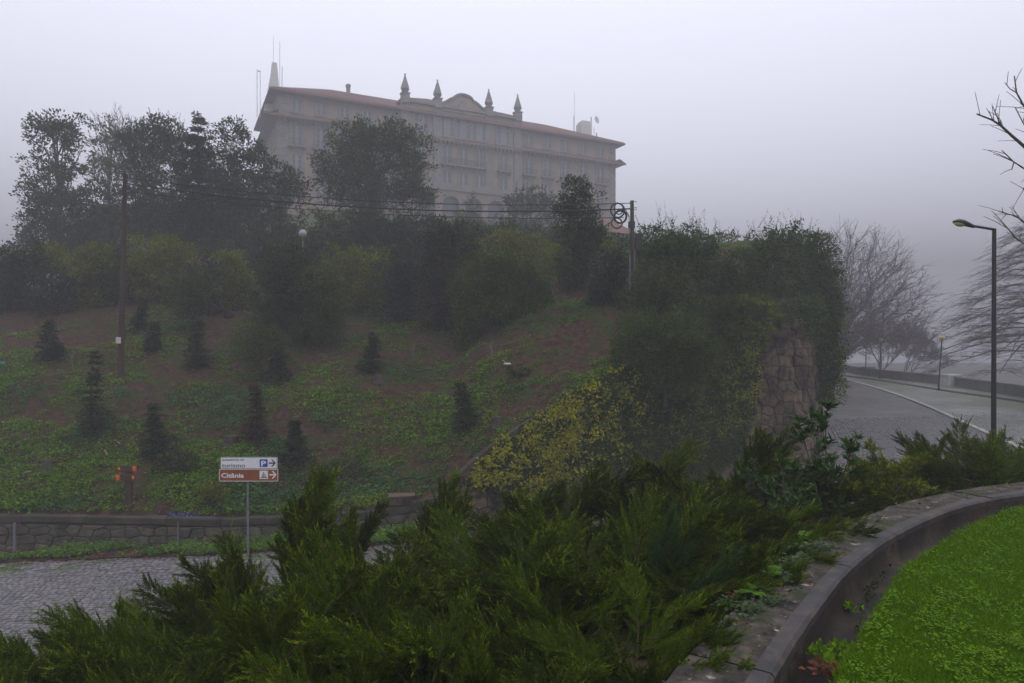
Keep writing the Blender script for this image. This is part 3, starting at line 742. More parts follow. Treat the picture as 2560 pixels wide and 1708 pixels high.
def pent(x0, x1, y, z0, z1, out, side=None):
    """small tiled roof between the storeys"""
    b = MB(); n = int((x1 - x0) / .45); v = []
    b.add([(x0 - (out if side != 'c' else 0), y - out, z0), (x1 + (out if side != 'c' else 0), y - out, z0), (x1, y, z1), (x0, y, z1), (x0 - (out if side != 'c' else 0), y - out, z0 - .2), (x1 + (out if side != 'c' else 0), y - out, z0 - .2), (x1, y, z0 - .2), (x0, y, z0 - .2)],
          [(0, 1, 2, 3), (4, 5, 1, 0), (7, 6, 5, 4), (4, 0, 3, 7), (1, 5, 6, 2)])
    o = part(b, 'pent_roof', M['pent_tile']); bb = MB()
    for k in range(n): 
        xx = x0 + (k + .5) * (x1 - x0) / n; bb.add([(xx - .1, y - out - .04, z0 + .02), (xx, y - out - .04, z0 + .16), (xx + .1, y - out - .04, z0 + .02), (xx - .1, y, z1 + .02), (xx, y, z1 + .14), (xx + .1, y, z1 + .02)], [(0, 1, 4, 3), (1, 2, 5, 4), (0, 2, 1)])
    pr(bb.build('roof_tiles', M['pent_tile'], o), kind='stuff'); bracket_row(x0, x1, y, z0 - .2, o)
pent(0, 19.2, 0, 13.5, 14.3, 1.5); pent(41.9, BL, 0, 13.5, 14.3, 1.5); pent(19.3, 41.8, -.5, 13.3, 13.9, .9, 'c')
# the end wall's pent roof and its continuation down the side
b = MB(); b.add([(0, -1.5, 13.5), (0, BD + 1.5, 13.5), (-1.6, BD + 1.5, 13.5), (-1.6, -1.5, 13.5), (0, -1.5, 14.3), (0, BD + 1.5, 14.3)], [(3, 2, 5, 4), (0, 1, 2, 3), (2, 1, 5)]); part(b, 'pent_roof', M['pent_tile'])
b = MB(); b.add([(BL, -1.5, 13.5), (BL, BD, 13.5), (BL + 1.6, BD, 13.5), (BL + 1.6, -1.5, 13.5), (BL, -1.5, 14.3), (BL, BD, 14.3)], [(3, 4, 5, 2), (0, 3, 2, 1)]); part(b, 'pent_roof', M['pent_tile'])
# curved pediment with a coat-of-arms block
xs_ = np.linspace(25.9, 35.1, 41); prof = []
for x in xs_:
    t = abs(x - 30.5) / 4.6
    prof.append((x, 19.35 + (2.0 * sqrt(max(0, 1 - (t / .42) ** 2)) * .55 + 1.05 if t < .40 else 1.25 * (1 - sm((t - .40) / .55))) ))
b = MB(); poly = [(25.9, 18.4)] + prof + [(35.1, 18.4)]
b.prism([(x, z) for x, z in poly], -.72, -.3, axis='y'); part(b, 'pediment', M['plaster'])
b = MB(); b.grid([[(x, -1.0, z), (x, -1.0, z + .34), (x, -.1, z + .42), (x, -.1, z)] for x, z in prof]); part(b, 'pediment_cornice', M['granite'])
b = MB(); b.prism([(30.5 + r_ * cos(a), 19.6 + r_ * 1.25 * sin(a)) for a, r_ in [(k * pi / 8, .75 if k % 2 else .88) for k in range(16)]], -.9, -.72, axis='y'); part(b, 'carved_crest', M['granite'])
b = MB(); b.box(19.6, 41.4, -1.0, -.5, 18.9, 19.35); part(b, 'cornice', M['granite'])
b = MB(); b.box(25.9, 35.1, -.6, -.5, 17.95, 18.1); part(b, 'string_course', M['granite'])
# pinnacles
pin = None
for x in (20.05, 25.75, 35.3, 41.0):
    e = MB(); e.box(x - .62, x + .62, -1.25, .0, 18.6, 20.1); e.box(x - .72, x + .72, -1.35, .1, 20.1, 20.28); pd = part(e, 'pinnacle', M['granite'])
    e = MB(); e.lathe([(r_ * .84, z * .70) for r_, z in [(.0, 0), (.55, 0), (.42, .25), (.55, .35), (.92, .95), (.85, 1.35), (.5, 2.7), (.2, 3.9), (.1, 4.25), (.2, 4.4), (.18, 4.55), (0, 4.62)]], (x, -.62, 20.28), 8); e.build('pinnacle_spire', M['granite'], pd)
# windows
def window_meshes(w, h, trim, leafs, tag_):
    f = MB(); t = trim
    f.box(-w / 2 - t, -w / 2, -.16, .0, -.05, h + t); f.box(w / 2, w / 2 + t, -.16, .0, -.05, h + t); f.box(-w / 2, w / 2, -.16, .0, h, h + t); f.box(-w / 2 - t - .08, w / 2 + t + .08, -.22, 0, -.3, -.05)
    s = MB(); n = leafs
    for k in range(n + 1):
        x = -w / 2 + k * w / n; ww = .06 if k in (0, n) else .10
        s.box(max(x - ww, -w / 2), min(x + ww, w / 2), -.10, -.03, 0, h)
    nb = max(2, int(h / .75))
    for k in range(nb + 1): z = k * h / nb; s.box(-w / 2 + .065, w / 2 - .065, -.085, -.04, max(z - .03, 0), min(z + .03, h))
    g_ = MB(); g_.box(-w / 2, w / 2, -.03, -.01, 0, h)
    c = MB(); c.box(-w * .16, w * .16, -.036, -.031, .05, h - .05)
    return f.mesh(tag_ + '_surround', M['granite']), s.mesh(tag_ + '_sash', M['sash']), g_.mesh(tag_ + '_pane', M['glass']), c.mesh(tag_ + '_curtain', M['curtain'])
kinds = {'attic': window_meshes(1.3, 1.75, .32, 2, 'attic'), 'french': window_meshes(1.5, 3.05, .34, 2, 'french'), 'short': window_meshes(1.45, 2.1, .25, 2, 'short'), 'wide': window_meshes(2.5, 3.3, .3, 3, 'wide'), 'narrow': window_meshes(1.35, 3.1, .28, 2, 'narrow')}
def win(kind, x, y, z, rz=0):
    s_, a, p_, c = kinds[kind]
    o = bpy.data.objects.new('window', s_); link(o, hotel); o.location = (x, y - .002, z); o.rotation_euler = (0, 0, rz)
    link(bpy.data.objects.new('sash', a), o); link(bpy.data.objects.new('pane', p_), o); link(bpy.data.objects.new('curtain', c), o)
def balcony(x0, x1, y, z, out=.9):
    b = MB(); b.box(x0, x1, y - out, y, z - .22, z)
    k = x0 + .5
    while k < x1: b.box(k - .12, k + .12, y - out * .7, y, z - .55, z - .22); k += 2
    o = part(b, 'balcony', M['granite'])
    r_ = MB(); r_.box(x0, x1, y - out, y - out + .05, z + .95, z + 1.0); k = x0
    while k <= x1: r_.box(k, k + .03, y - out, y - out + .03, z, z + .95); k += .16
    r_.build('balcony_railing', M['lamp_metal'], o)
lw_x = [2.8, 6.5, 10.2, 13.9, 17.6]; rw_x = [43.6, 47.4, 51.3, 55.2, 59.1]
for x in lw_x + rw_x:
    win('attic', x, 0, 14.75); win('french', x, 0, 9.55); win('french', x, 0, 5.05); win('short', x, 0, 1.2)
    balcony(x - 1.4, x + 1.4, 0, 9.35); balcony(x - 1.2, x + 1.2, 0, 4.85, .6)
for x in (22.9, 38.2): win('wide', x, -.5, 14.2); win('narrow', x, -.5, 9.5); win('short', x, -.5, 6.0); balcony(x - 1.3, x + 1.3, -.5, 9.3)
for x in (27.5, 30.5, 33.5): win('wide', x, -.5, 14.2); win('narrow', x, -.5, 9.5); win('short', x, -.5, 6.0)
balcony(26.2, 34.8, -.5, 9.3)
for y in (3.5, 8, 12.5, 17):                         # end wall
    for z, k in ((14.75, 'attic'), (9.55, 'french'), (5.05, 'french')): win(k, -.0, y, z, R(-90))
# stone bands between openings of the wings
for a, c in ((0, 19.2), (41.9, BL)):
    b = MB(); b.box(a + 1.6, c - 1.0 if c < 30 else c - 1.6, -.09, 0, 4.3, 4.6); part(b, 'string_course', M['granite'])
# chimneys, masts and telecom masts on both ends of the roof
b = MB(); b.box(12.6, 13.2, 9, 9.6, 20.5, 23.9); b.box(12.5, 13.3, 8.9, 9.7, 23.5, 23.7); part(b, 'chimney', M['granite'])
b = MB(); b.tube([(28.3, 6, 21), (28.3, 6, 25.2)], .04, 5); part(b, 'mast', M['lamp_metal'])
e = empty('telecom_mast', hotel.matrix_basis @ Vector((.2, 6.0, 18.0)), 'tapered pale telecom tower with aerials on the hotel roof end nearer the viewer', 'antenna', rz=BA)
b = MB(); b.prism([(-1.6, -2.0), (1.0, -2.0), (.5, 4.6), (.35, 6.0), (-.35, 6.0), (-.5, 4.4)], -.5, .5, axis='y'); b.build('tower_body', M['telecom'], e)
for x, y, z0, z1, r_ in ((-.1, 0, 5, 10.4, .05), (.9, .2, 0, 9.8, .07), (1.25, .2, 0, 5.8, .1), (-2.6, 0, -3, 4.6, .09), (-2.1, .3, -3, 4.6, .08), (1.7, 0, 0, 2.4, .16)):
    b = MB(); b.tube([(x, y, z0), (x, y, z1)], r_ * .6, 6); b.build('aerial', M['telecom'], e)
b = MB(); b.tube([(-2.6, 0, 4.4), (-2.1, .3, 4.4)], .07, 5); b.build('aerial_bracket', M['lamp_metal'], e)
e = empty('telecom_mast', hotel.matrix_basis @ Vector((BL - 4.2, 5.0, 18.6)), 'boxy pale telecom cabinet with a dish on the far end of the hotel roof', 'antenna', rz=BA)
b = MB(); b.box(-1.0, 1.4, -1, 1, 0, 3.6); b.box(-.7, 1.1, -.9, .9, 3.6, 4.1); b.build('cabinet', M['telecom'], e)
for x, y, z0, z1, r_ in ((-2.0, 0, -1, 9.8, .06), (-2.1, .1, 0, 5, .12), (1.9, 0, 0, 5.4, .22), (2.6, 0, 0, 3.6, .08), (3.2, 0, -.5, 2.4, .25)):
    b = MB(); b.tube([(x, y, z0), (x, y, z1)], r_ * .6, 6); b.build('aerial', M['telecom'], e)
b = MB(); b.lathe([(0, 0), (.5, .05), (.75, .22), (.75, .28), (0, .12)], (0, 0, 0), 14); o = b.build('dish', M['telecom'], e); o.location = (2.9, -.2, 4.8); o.rotation_euler = (R(80), 0, R(25))
# small glazed outbuilding seen between the trees, below the hotel
e = empty('small_house', (-31, 93, 19.6), 'low pink house with a pale window between the dark trees below the hotel', 'house', rz=.35)
b = MB(); b.box(-4.5, 3, 0, 5, -4, 3.0); b.build('wall', M['plaster'], e)
b = MB(); b.add([(-4.8, -.4, 3.0), (3.3, -.4, 3.0), (3.3, 5.4, 3.0), (-4.8, 5.4, 3.0), (-4.8, 2.5, 4.2), (3.3, 2.5, 4.2)], [(0, 1, 5, 4), (2, 3, 4, 5), (1, 2, 5), (3, 0, 4), (0, 3, 2, 1)]); b.build('roof', M['pent_tile'], e)
w_ = MB(); w_.box(-1.6, 1.2, -.08, 0, -.6, 1.8); wo_ = w_.build('window', M['sash'], e)
for k in range(2): w2 = MB(); w2.box(-1.45 + k * 1.35, -.25 + k * 1.35, -.1, -.082, -.45, 1.65); w2.build('pane', M['glass'], wo_)
# small red-roofed house beyond the second pole
q = P(1548, 590, 62)
e = empty('small_house', q, 'small house with a faded red roof beyond the pole with cable coils', 'house', rz=.5)
b = MB(); b.box(-2.5, 2, 0, 4, -4, .2); b.build('wall', M['plaster'], e)
b = MB(); b.add([(-2.8, -.4, .2), (2.3, -.4, .2), (2.3, 4.4, .2), (-2.8, 4.4, .2), (-.4, 2, 2.0), (-.1, 2, 2.0)], [(0, 1, 5, 4), (2, 3, 4, 5), (1, 2, 5), (3, 0, 4), (0, 3, 2, 1)]); b.build('roof', M['roof_tile'], e)
# ------------------------------------------------------------ plants
def foliage(blobs, d, leaf, dens, r_, up=.3, droop=0, aspect=.55, clump=.30, fill=.3, depthk=.85, origin=None, lo=None):
    """leaf-sized faces in clumps through the volume of the given ellipsoids; blobs are (photo x, photo y, rx, ry) at distance d"""
    Vs = []; k = d / F
    tot = sum(b[2] * b[3] for b in blobs)
    leaf = leaf * (1.25 if d < 40 else 1.35); nl = int(tot * k * k * pi * dens * 2.55 / (leaf * leaf * aspect)); nc = max(int(nl / 34), 6); pos = []; outw = []
    w = np.array([b[2] * b[3] for b in blobs], float); w /= w.sum(); ci = r_.choice(len(blobs), nc, p=w)
    dr = unit(r_.normal(size=(nc, 3))); rad = np.where(r_.random(nc) < fill, r_.uniform(.15, .8, nc), r_.uniform(.78, 1.06, nc))
    C = []; S = []
    for i in range(nc):
        b = blobs[ci[i]]; dd = b[4] if len(b) > 4 else 0
        c = np.array(P(b[0], b[1], d + dd)); rx, rz = b[2] * k, b[3] * k; ry = min(rx, rz * 1.2) * depthk if rx > rz else rx * depthk
        wob = 1 + .16 * math.sin(dr[i, 0] * 7 + ci[i]) + .12 * math.sin(dr[i, 2] * 11 + ci[i] * 2)
        C.append(c + dr[i] * np.array([rx, ry, rz]) * rad[i] * wob); S.append(min(rx, rz))
    C = np.array(C); S = np.array(S); cs = np.minimum(clump, S * .45) * .8
    m = 34; c3 = np.repeat(C, m, 0); s3 = np.repeat(cs, m)[:, None]; od = np.repeat(dr, m, 0)
    off = r_.normal(size=(nc * m, 3)) * s3 * [.62, .62, .5]
    pos = c3 + off
    dirn = unit(od * .7 + unit(off) * .6 + r_.normal(size=(nc * m, 3)) * .55 + np.array([0, 0, up - droop]))
    L = leaf * r_.uniform(.65, 1.35, nc * m); V, Q = leaf_arrays(pos, dirn, unit(r_.normal(size=(nc * m, 3)) + [0, 0, 1.0]), L, L * aspect)
    return V, Q, C
def shoots(V, Q, blobs, d, leaf, r_, n, length, leafn=16, spread=.35):
    """upright leafy shoots that break the outline"""
    k = d / F; Vs = [V]; Qs = [Q]; b0 = len(V)
    for i in range(n):
        b = blobs[r_.integers(len(blobs))]; a = r_.uniform(-.9, .9)
        base = np.array(P(b[0] + b[2] * a, b[1] - b[3] * sqrt(1 - a * a) * .9, d + r_.uniform(-.3, .3) * b[2] * k * .6)); L = length * r_.uniform(.5, 1.2)
        ax = np.array([r_.normal() * spread + a * .3, r_.normal() * spread, 1.0]); ax /= np.linalg.norm(ax)
        t = np.linspace(0, 1, leafn); pos = base + ax * (t[:, None] * L)
        dv = unit(r_.normal(size=(leafn, 3)) * [1, 1, .3] + ax * .9); ll = leaf * 1.3 * (1.1 - .5 * t)
        v, q = leaf_arrays(pos, dv, rdirs(leafn, r_), ll, ll * .36); Vs.append(v); Qs.append(q + b0); b0 += len(v)
    return np.concatenate(Vs), np.concatenate(Qs)
def limbs(base, C, r_, rad, n=14, mat=None):
    g = MB(); base = Vector(base); top = Vector(C.mean(0)); top.z = np.percentile(C[:, 2], 70)
    mid = base.lerp(top, .5) + Vector((r_.normal() * .1, r_.normal() * .1, 0))
    g.tube([base - Vector((0, 0, .3)), base.lerp(mid, .5), mid, top], [rad * 1.25, rad, rad * .7, rad * .25], 7)
    for c in C[r_.choice(len(C), min(n, len(C)), replace=False)]:
        c = Vector(c); t = r_.uniform(.25, .9); s_ = (base.lerp(mid, t * 2) if t < .5 else mid.lerp(top, t * 2 - 1)); m2 = s_.lerp(c, .5) + Vector((0, 0, (c - s_).length * .12))
        g.tube([s_, m2, c], [rad * .45, rad * .28, rad * .08], 4, cap=False)
    return g
def bush(name, label, cat, blobs, d, mat, leaf=.09, dens=2.2, base=None, group=None, trunk=.07, sh=0, shl=.6, flowers=None, seed=0, mat_limb='bark', **kw):
    r_ = np.random.default_rng(1000 + seed)
    if base is None and cat in ('bush', 'bushes') :                  # skirts of foliage down to the ground
        for b_ in list(blobs):
            p = P(b_[0], b_[1], d); gy = HY - F * H(p.x, d) / d
            if 0 < gy - (b_[1] + b_[3] * .8) < 170: blobs = blobs + [(b_[0], (b_[1] + gy) / 2, b_[2] * .9, (gy - b_[1]) / 2 + 4)]
    V, Q, C = foliage(blobs, d, leaf, dens, r_, **kw)
    if sh: V, Q = shoots(V, Q, blobs, d, leaf, r_, sh, shl)
    cx = float(C[:, 0].mean()); cyy = float(C[:, 1].mean())
    if base is None:
        zb = H(cx, cyy) if cyy > Wy(cx) else float(C[:, 2].min()); base = (cx, cyy, min(zb, C[:, 2].min() + .1))
    base = Vector(base); o = empty(name, base, label, cat, group)
    me = np_mesh(name + '_crown', V - np.array(base), Q, M[mat]); link(bpy.data.objects.new('crown', me), o)
    g = limbs(base, C, r_, trunk); g.v = [tuple(Vector(v) - base) for v in g.v]; g.build('trunk', M[mat_limb], o)
    if flowers:
        fm, fn, fs, fb = flowers; k = d / F; pos = []
        for i in range(fn):
            b = fb[r_.integers(len(fb))] if fb else blobs[r_.integers(len(blobs))]
            dr = unit(r_.normal(size=(1, 3)))[0]; dr[1] = -abs(dr[1]); 
            pos.append(np.array(P(b[0], b[1], d)) + dr * np.array([b[2] * k, b[2] * k * .8, b[3] * k]) * r_.uniform(.9, 1.1))
        pos = np.repeat(np.array(pos), 5, 0) + r_.normal(size=(fn * 5, 3)) * fs * .5
        V, Q = leaf_arrays(pos, rdirs(fn * 5, r_), rdirs(fn * 5, r_), np.full(fn * 5, fs), np.full(fn * 5, fs * .8))
        link(bpy.data.objects.new('blossom', np_mesh('blossom', V - np.array(base), Q, M[fm])), o)
    return o
# conifer from whorled boughs
def conifer(name, label, cat, pxc, top, bot, halfw, d, mat, leaf=.10, seed=0, group=None, tiers=None, droop=.25, open_=1.0, base=None, n_mul=1.0, lean=0.0):
    r_ = np.random.default_rng(2000 + seed); k = d / F; T = P(pxc, top, d); B = P(pxc, bot, d); h = T.z - B.z; rw = halfw * k
    pos = []; dv = []; nt_ = tiers or max(int(h / .35), 8); g = MB()
    g.tube([B - Vector((0, 0, .4)), B.lerp(T, .5), T], [rw * .07 + .02, rw * .05 + .012, .008], 6)
    for i in range(nt_):
        t = min(max((i + r_.uniform(-.6, .6)) / nt_, .005), 1); z = T.z - h * (t * .97 + .02); rr = rw * (.10 + .92 * t ** .8) * (1 - .25 * max(t - .82, 0) / .18) * r_.uniform(.65, 1.2)
        nb = int((4 + 6 * t) * r_.uniform(.6, 1.15)) + 1; a0 = r_.uniform(0, 6.28)
        for j in range(nb):
            a = a0 + j * 2 * pi / nb + r_.normal() * .2; L = rr * r_.uniform(.5, 1.25); n_ = max(int(L / (leaf * .30) * n_mul), 4)
            q = np.linspace(.08, 1, n_); rx = q * L
            bp = np.stack([B.x + np.cos(a) * rx, B.y + np.sin(a) * rx, z + rx * .22 * (1 - t) - droop * rx * q], 1)
            if L > .25: g.tube([(B.x, B.y, z), tuple(bp[len(bp) // 2]), tuple(bp[-1])], [.012 + .01 * L, .008, .004], 3, cap=False)
            for sgn in (-1, 1, 0):
                aa = a + sgn * .75 + r_.normal(size=n_) * .2
                pos.append(bp + r_.normal(size=bp.shape) * leaf * .18)
                dv.append(np.stack([np.cos(aa), np.sin(aa), -droop * .6 + r_.normal(size=n_) * .25 + (0 if sgn else .1)], 1))
    pos = np.concatenate(pos); dv = unit(np.concatenate(dv)); n = len(pos); pos[:, 0] += (pos[:, 2] - B.z) * lean + .10 * rw * np.sin((pos[:, 2] - B.z) * 4 + seed)
    L = leaf * r_.uniform(.6, 1.3, n) * open_; V, Q = leaf_arrays(pos, dv, unit(r_.normal(size=(n, 3)) * .5 + [0, 0, 1]), L, L * .30)
    base = B; o = empty(name, base, label, cat, group)
    link(bpy.data.objects.new('crown', np_mesh(name + '_crown', V - np.array(base), Q, M[mat])), o)
    g.v = [tuple(Vector(v) - base) for v in g.v]; g.build('trunk', M['bark'], o)
    return o
# bare tree by recursion
def bare(name, label, cat, base, h, r0, seed, mat='twig', spread=.55, levels=6, up=.15, droop=0.0, group=None, lean=(0, 0), first=.25, kids=(2, 4), nmax=9000, minr=.004, shape=1.0, sides0=7, tf=.36, l1=None):
    r_ = random.Random(seed); trunk = MB(); crown = MB(); cnt = [0]
    def grow(p, dvec, L, rad, lev):
        if cnt[0] > nmax: return
        cnt[0] += 1; n = 4 if lev < 2 else 3 if lev < 4 else 2; pts = [p]; d_ = dvec.copy(); q = p.copy()
        for i in range(n):
            d_ = (d_ + Vector((r_.gauss(0, .13), r_.gauss(0, .13), r_.gauss(0, .10) + (up if lev > 0 else .05) * .35 - droop * .3 * (lev > 1)))).normalized(); q = q + d_ * (L / n); pts.append(q.copy())
        rr = [max(rad * (1 - .55 * i / n), minr) for i in range(n + 1)]
        (trunk if lev == 0 else crown).tube(pts, rr, sides0 if lev == 0 else 4 if lev < 3 else 3, cap=False)
        if lev >= levels: return
        nk = r_.randint(*kids) + ((8 if tf < .3 else 3) if lev == 0 else 0)
        for k_ in range(nk):
            t = r_.uniform(.35 if lev else first, 1.0); i = min(int(t * n), n - 1); s_ = pts[i].lerp(pts[i + 1], t * n - i)
            ax = d_.orthogonal().normalized(); ax.rotate(Matrix.Rotation(r_.uniform(0, 6.28), 3, d_)); nd = (d_ + ax * spread * r_.uniform(.7, 1.5)).normalized()
            grow(s_, nd, L * r_.uniform(.55, .8) * (1 if lev else shape) * (l1 if (l1 and lev == 0) else 1), rr[i] * r_.uniform(.5, .72), lev + 1)
        grow(pts[-1], d_, L * .72, rr[-1], lev + 1)
    grow(Vector((0, 0, -.2)), Vector((lean[0], lean[1], 1)).normalized(), h * tf, r0, 0)
    o = empty(name, base, label, cat, group); trunk.build('trunk', M[mat], o); crown.build('crown', M[mat], o); return o

# --- trees on the skyline, by photo position and distance
G1 = 'dark trees in front of the hotel hill'
bush('tall_tree', 'tall loose-crowned tree standing farthest from the hotel on the skyline', 'tree', [(120, 330, 46, 45), (165, 325, 40, 50), (100, 395, 30, 40), (185, 390, 28, 55), (135, 440, 32, 45), (95, 470, 22, 34), (180, 450, 22, 50)], 52, 'dark_ever', .17, 1.7, seed=1, clump=.42, trunk=.16, base=(-34.5, 52, H(-34.5, 52)), fill=.35)
bush('evergreen_tree', 'broad dark evergreen under the tall loose-crowned tree', 'tree', [(120, 500, 62, 75), (90, 580, 45, 60), (175, 520, 55, 60), (150, 600, 75, 70)], 50, 'dark_ever', .15, 2.3, seed=2, trunk=.15, clump=.4)
bush('evergreen_tree', 'dark evergreen filling the gap between the faint grey tree and the loose-crowned tree', 'tree', [(240, 520, 50, 70), (215, 600, 55, 60), (270, 590, 55, 70)], 49, 'conifer', .15, 2.4, seed=3, trunk=.15, clump=.4)
bush('pale_tree', 'faint grey-green tree far behind, seen in the gap on the skyline', 'tree', [(265, 330, 38, 35), (245, 390, 34, 50), (300, 375, 40, 50), (280, 440, 50, 50)], 66, 'mimosa', .22, 1.25, seed=4, clump=.55, trunk=.16)
bare('bare_tree', 'leafless pale tree rising above the dark evergreens on the skyline', 'tree', (-26.8, 50, H(-26.8, 50) + 2), 10.5, .11, 17, 'twig', .45, 6, .2, nmax=3200, kids=(2, 3), minr=.008)
bush('evergreen_tree', 'wide dark evergreen beneath the leafless pale tree', 'tree', [(340, 350, 38, 45), (395, 335, 34, 45), (430, 360, 36, 50), (370, 440, 75, 90), (330, 540, 80, 80), (420, 560, 80, 80)], 46, 'dark_ever', .14, 2.6, seed=5, trunk=.18, clump=.38, sh=50, shl=.8)
conifer('conifer_tree', 'narrow dark conifer with a pointed spire beside the wide evergreen', 'tree', 495, 276, 620, 62, 44, 'conifer', .24, 1, droop=.3, n_mul=2.4, tiers=30)
bush('evergreen_tree', 'ragged dark evergreen wrapped round the foot of the pointed conifer', 'tree', [(480, 400, 34, 45), (520, 380, 30, 50), (470, 470, 50, 60), (540, 470, 50, 60), (500, 560, 90, 70), (450, 380, 24, 40)], 45, 'dark_ever', .14, 2.3, seed=61, clump=.36, sh=24, shl=.8)
bush('evergreen_tree', 'dark evergreen with an open rounded top nearest the hotel side wall', 'tree', [(585, 330, 34, 36), (600, 370, 48, 40), (640, 420, 44, 45), (560, 440, 60, 70), (620, 500, 75, 80), (590, 580, 90, 60)], 44, 'dark_ever', .13, 2.3, seed=6, trunk=.17, clump=.34)
bush('evergreen_tree', 'low rounded evergreen running down from the skyline towards the small pink house', 'tree', [(700, 450, 50, 40), (735, 480, 40, 38), (690, 530, 70, 50)], 46, 'dark_ever', .14, 2.2, seed=7, clump=.36)
bush('evergreen_oak', 'large round evergreen oak in front of the middle of the hotel', 'tree', [(900, 350, 78, 46), (985, 355, 70, 50), (1035, 410, 42, 60), (860, 410, 70, 55), (950, 430, 105, 80), (830, 460, 45, 35), (900, 500, 80, 50), (1010, 500, 60, 40), (1062, 480, 28, 30)], 48, 'oak', .14, 2.3, seed=8, trunk=.28, clump=.42, base=P(935, 560, 48), sh=40, shl=.7)
bush('hazy_tree', 'hazy dark trees against the foot of the hotel beyond the oak', 'tree', [(1300, 505, 30, 30), (1345, 500, 34, 28), (1380, 520, 26, 30), (1330, 560, 80, 50)], 68, 'conifer', .2, 2.0, seed=9, clump=.5, sh=30, shl=1.0)
bush('hazy_tree', 'small hazy tree standing in front of the arcade', 'tree', [(1175, 525, 24, 30), (1172, 565, 34, 34)], 80, 'dark_ever', .2, 2.0, seed=10, clump=.5)
bush('hazy_tree', 'hazy rounded tree between the slim evergreen and the cable pole', 'tree', [(1500, 600, 36, 30), (1545, 640, 50, 34)], 60, 'dark_ever', .18, 2.0, seed=12, clump=.5)
bush('slim_evergreen', 'slim dark evergreen tree standing alone beside the hotel corner', 'tree', [(1440, 480, 30, 32), (1465, 510, 32, 36), (1415, 530, 26, 38), (1450, 580, 55, 60), (1480, 600, 34, 44), (1445, 660, 58, 55), (1440, 715, 48, 40)], 30, 'dark_ever', .09, 3.0, seed=13, trunk=.16, clump=.26, sh=24, shl=.5)
# hedges on the hotel hill
for i, (px, py, rx, ry, dd, lab) in enumerate([(790, 600, 80, 30, 62, 'hazy hedge on the grass slope under the small pink house'), (960, 585, 110, 34, 66, 'hazy hedge below the evergreen oak on the hotel hill'), (1140, 580, 100, 30, 74, 'hazy hedge at the foot of the arcade'), (1260, 600, 120, 40, 66, 'hazy hedge below the arcade, nearer the viewer'), (1400, 605, 90, 36, 64, 'hazy hedge below the hotel corner'), (1600, 640, 100, 50, 52, 'hazy bushes on the hill crest behind the cable pole'), (1780, 650, 110, 60, 48, 'hazy bushes on the hill crest behind the tall wall shrubs')]):
    bush('hedge', lab, 'bushes', [(px, py, rx, ry), (px - 60, py + 8, 60, ry), (px + 60, py + 5, 60, ry)], dd, 'dark_ever' if i % 2 else 'oak', .16, 1.6, seed=120 + i, clump=.45)
# long dark thicket behind the bushes
for i, (px, py, rx, ry, lab) in enumerate([(60, 690, 90, 60, 'dark thicket behind the flowering bushes under the tall tree'), (260, 680, 110, 60, 'dark thicket behind the wooden pole'), (480, 660, 110, 60, 'dark thicket behind the yellow-green bush'), (690, 640, 110, 70, 'dark thicket behind the globe lamp'), (870, 590, 110, 60, 'dark thicket under the evergreen oak'), (1020, 600, 110, 60, 'dark thicket behind the reddish evergreen bush'), (1220, 610, 120, 50, 'dark thicket below the arcade'), (1340, 620, 90, 50, 'dark thicket beside the slim evergreen')]):
    bush('thicket', lab, 'bushes', [(px, py, rx, ry), (px + 40, py - 12, rx * .6, ry * .8), (px - 50, py + 6, rx * .6, ry * .8)], 42 if i < 6 else 44, 'conifer' if i % 2 else 'dark_ever', .14, 1.9, seed=20 + i, clump=.4, group=None)
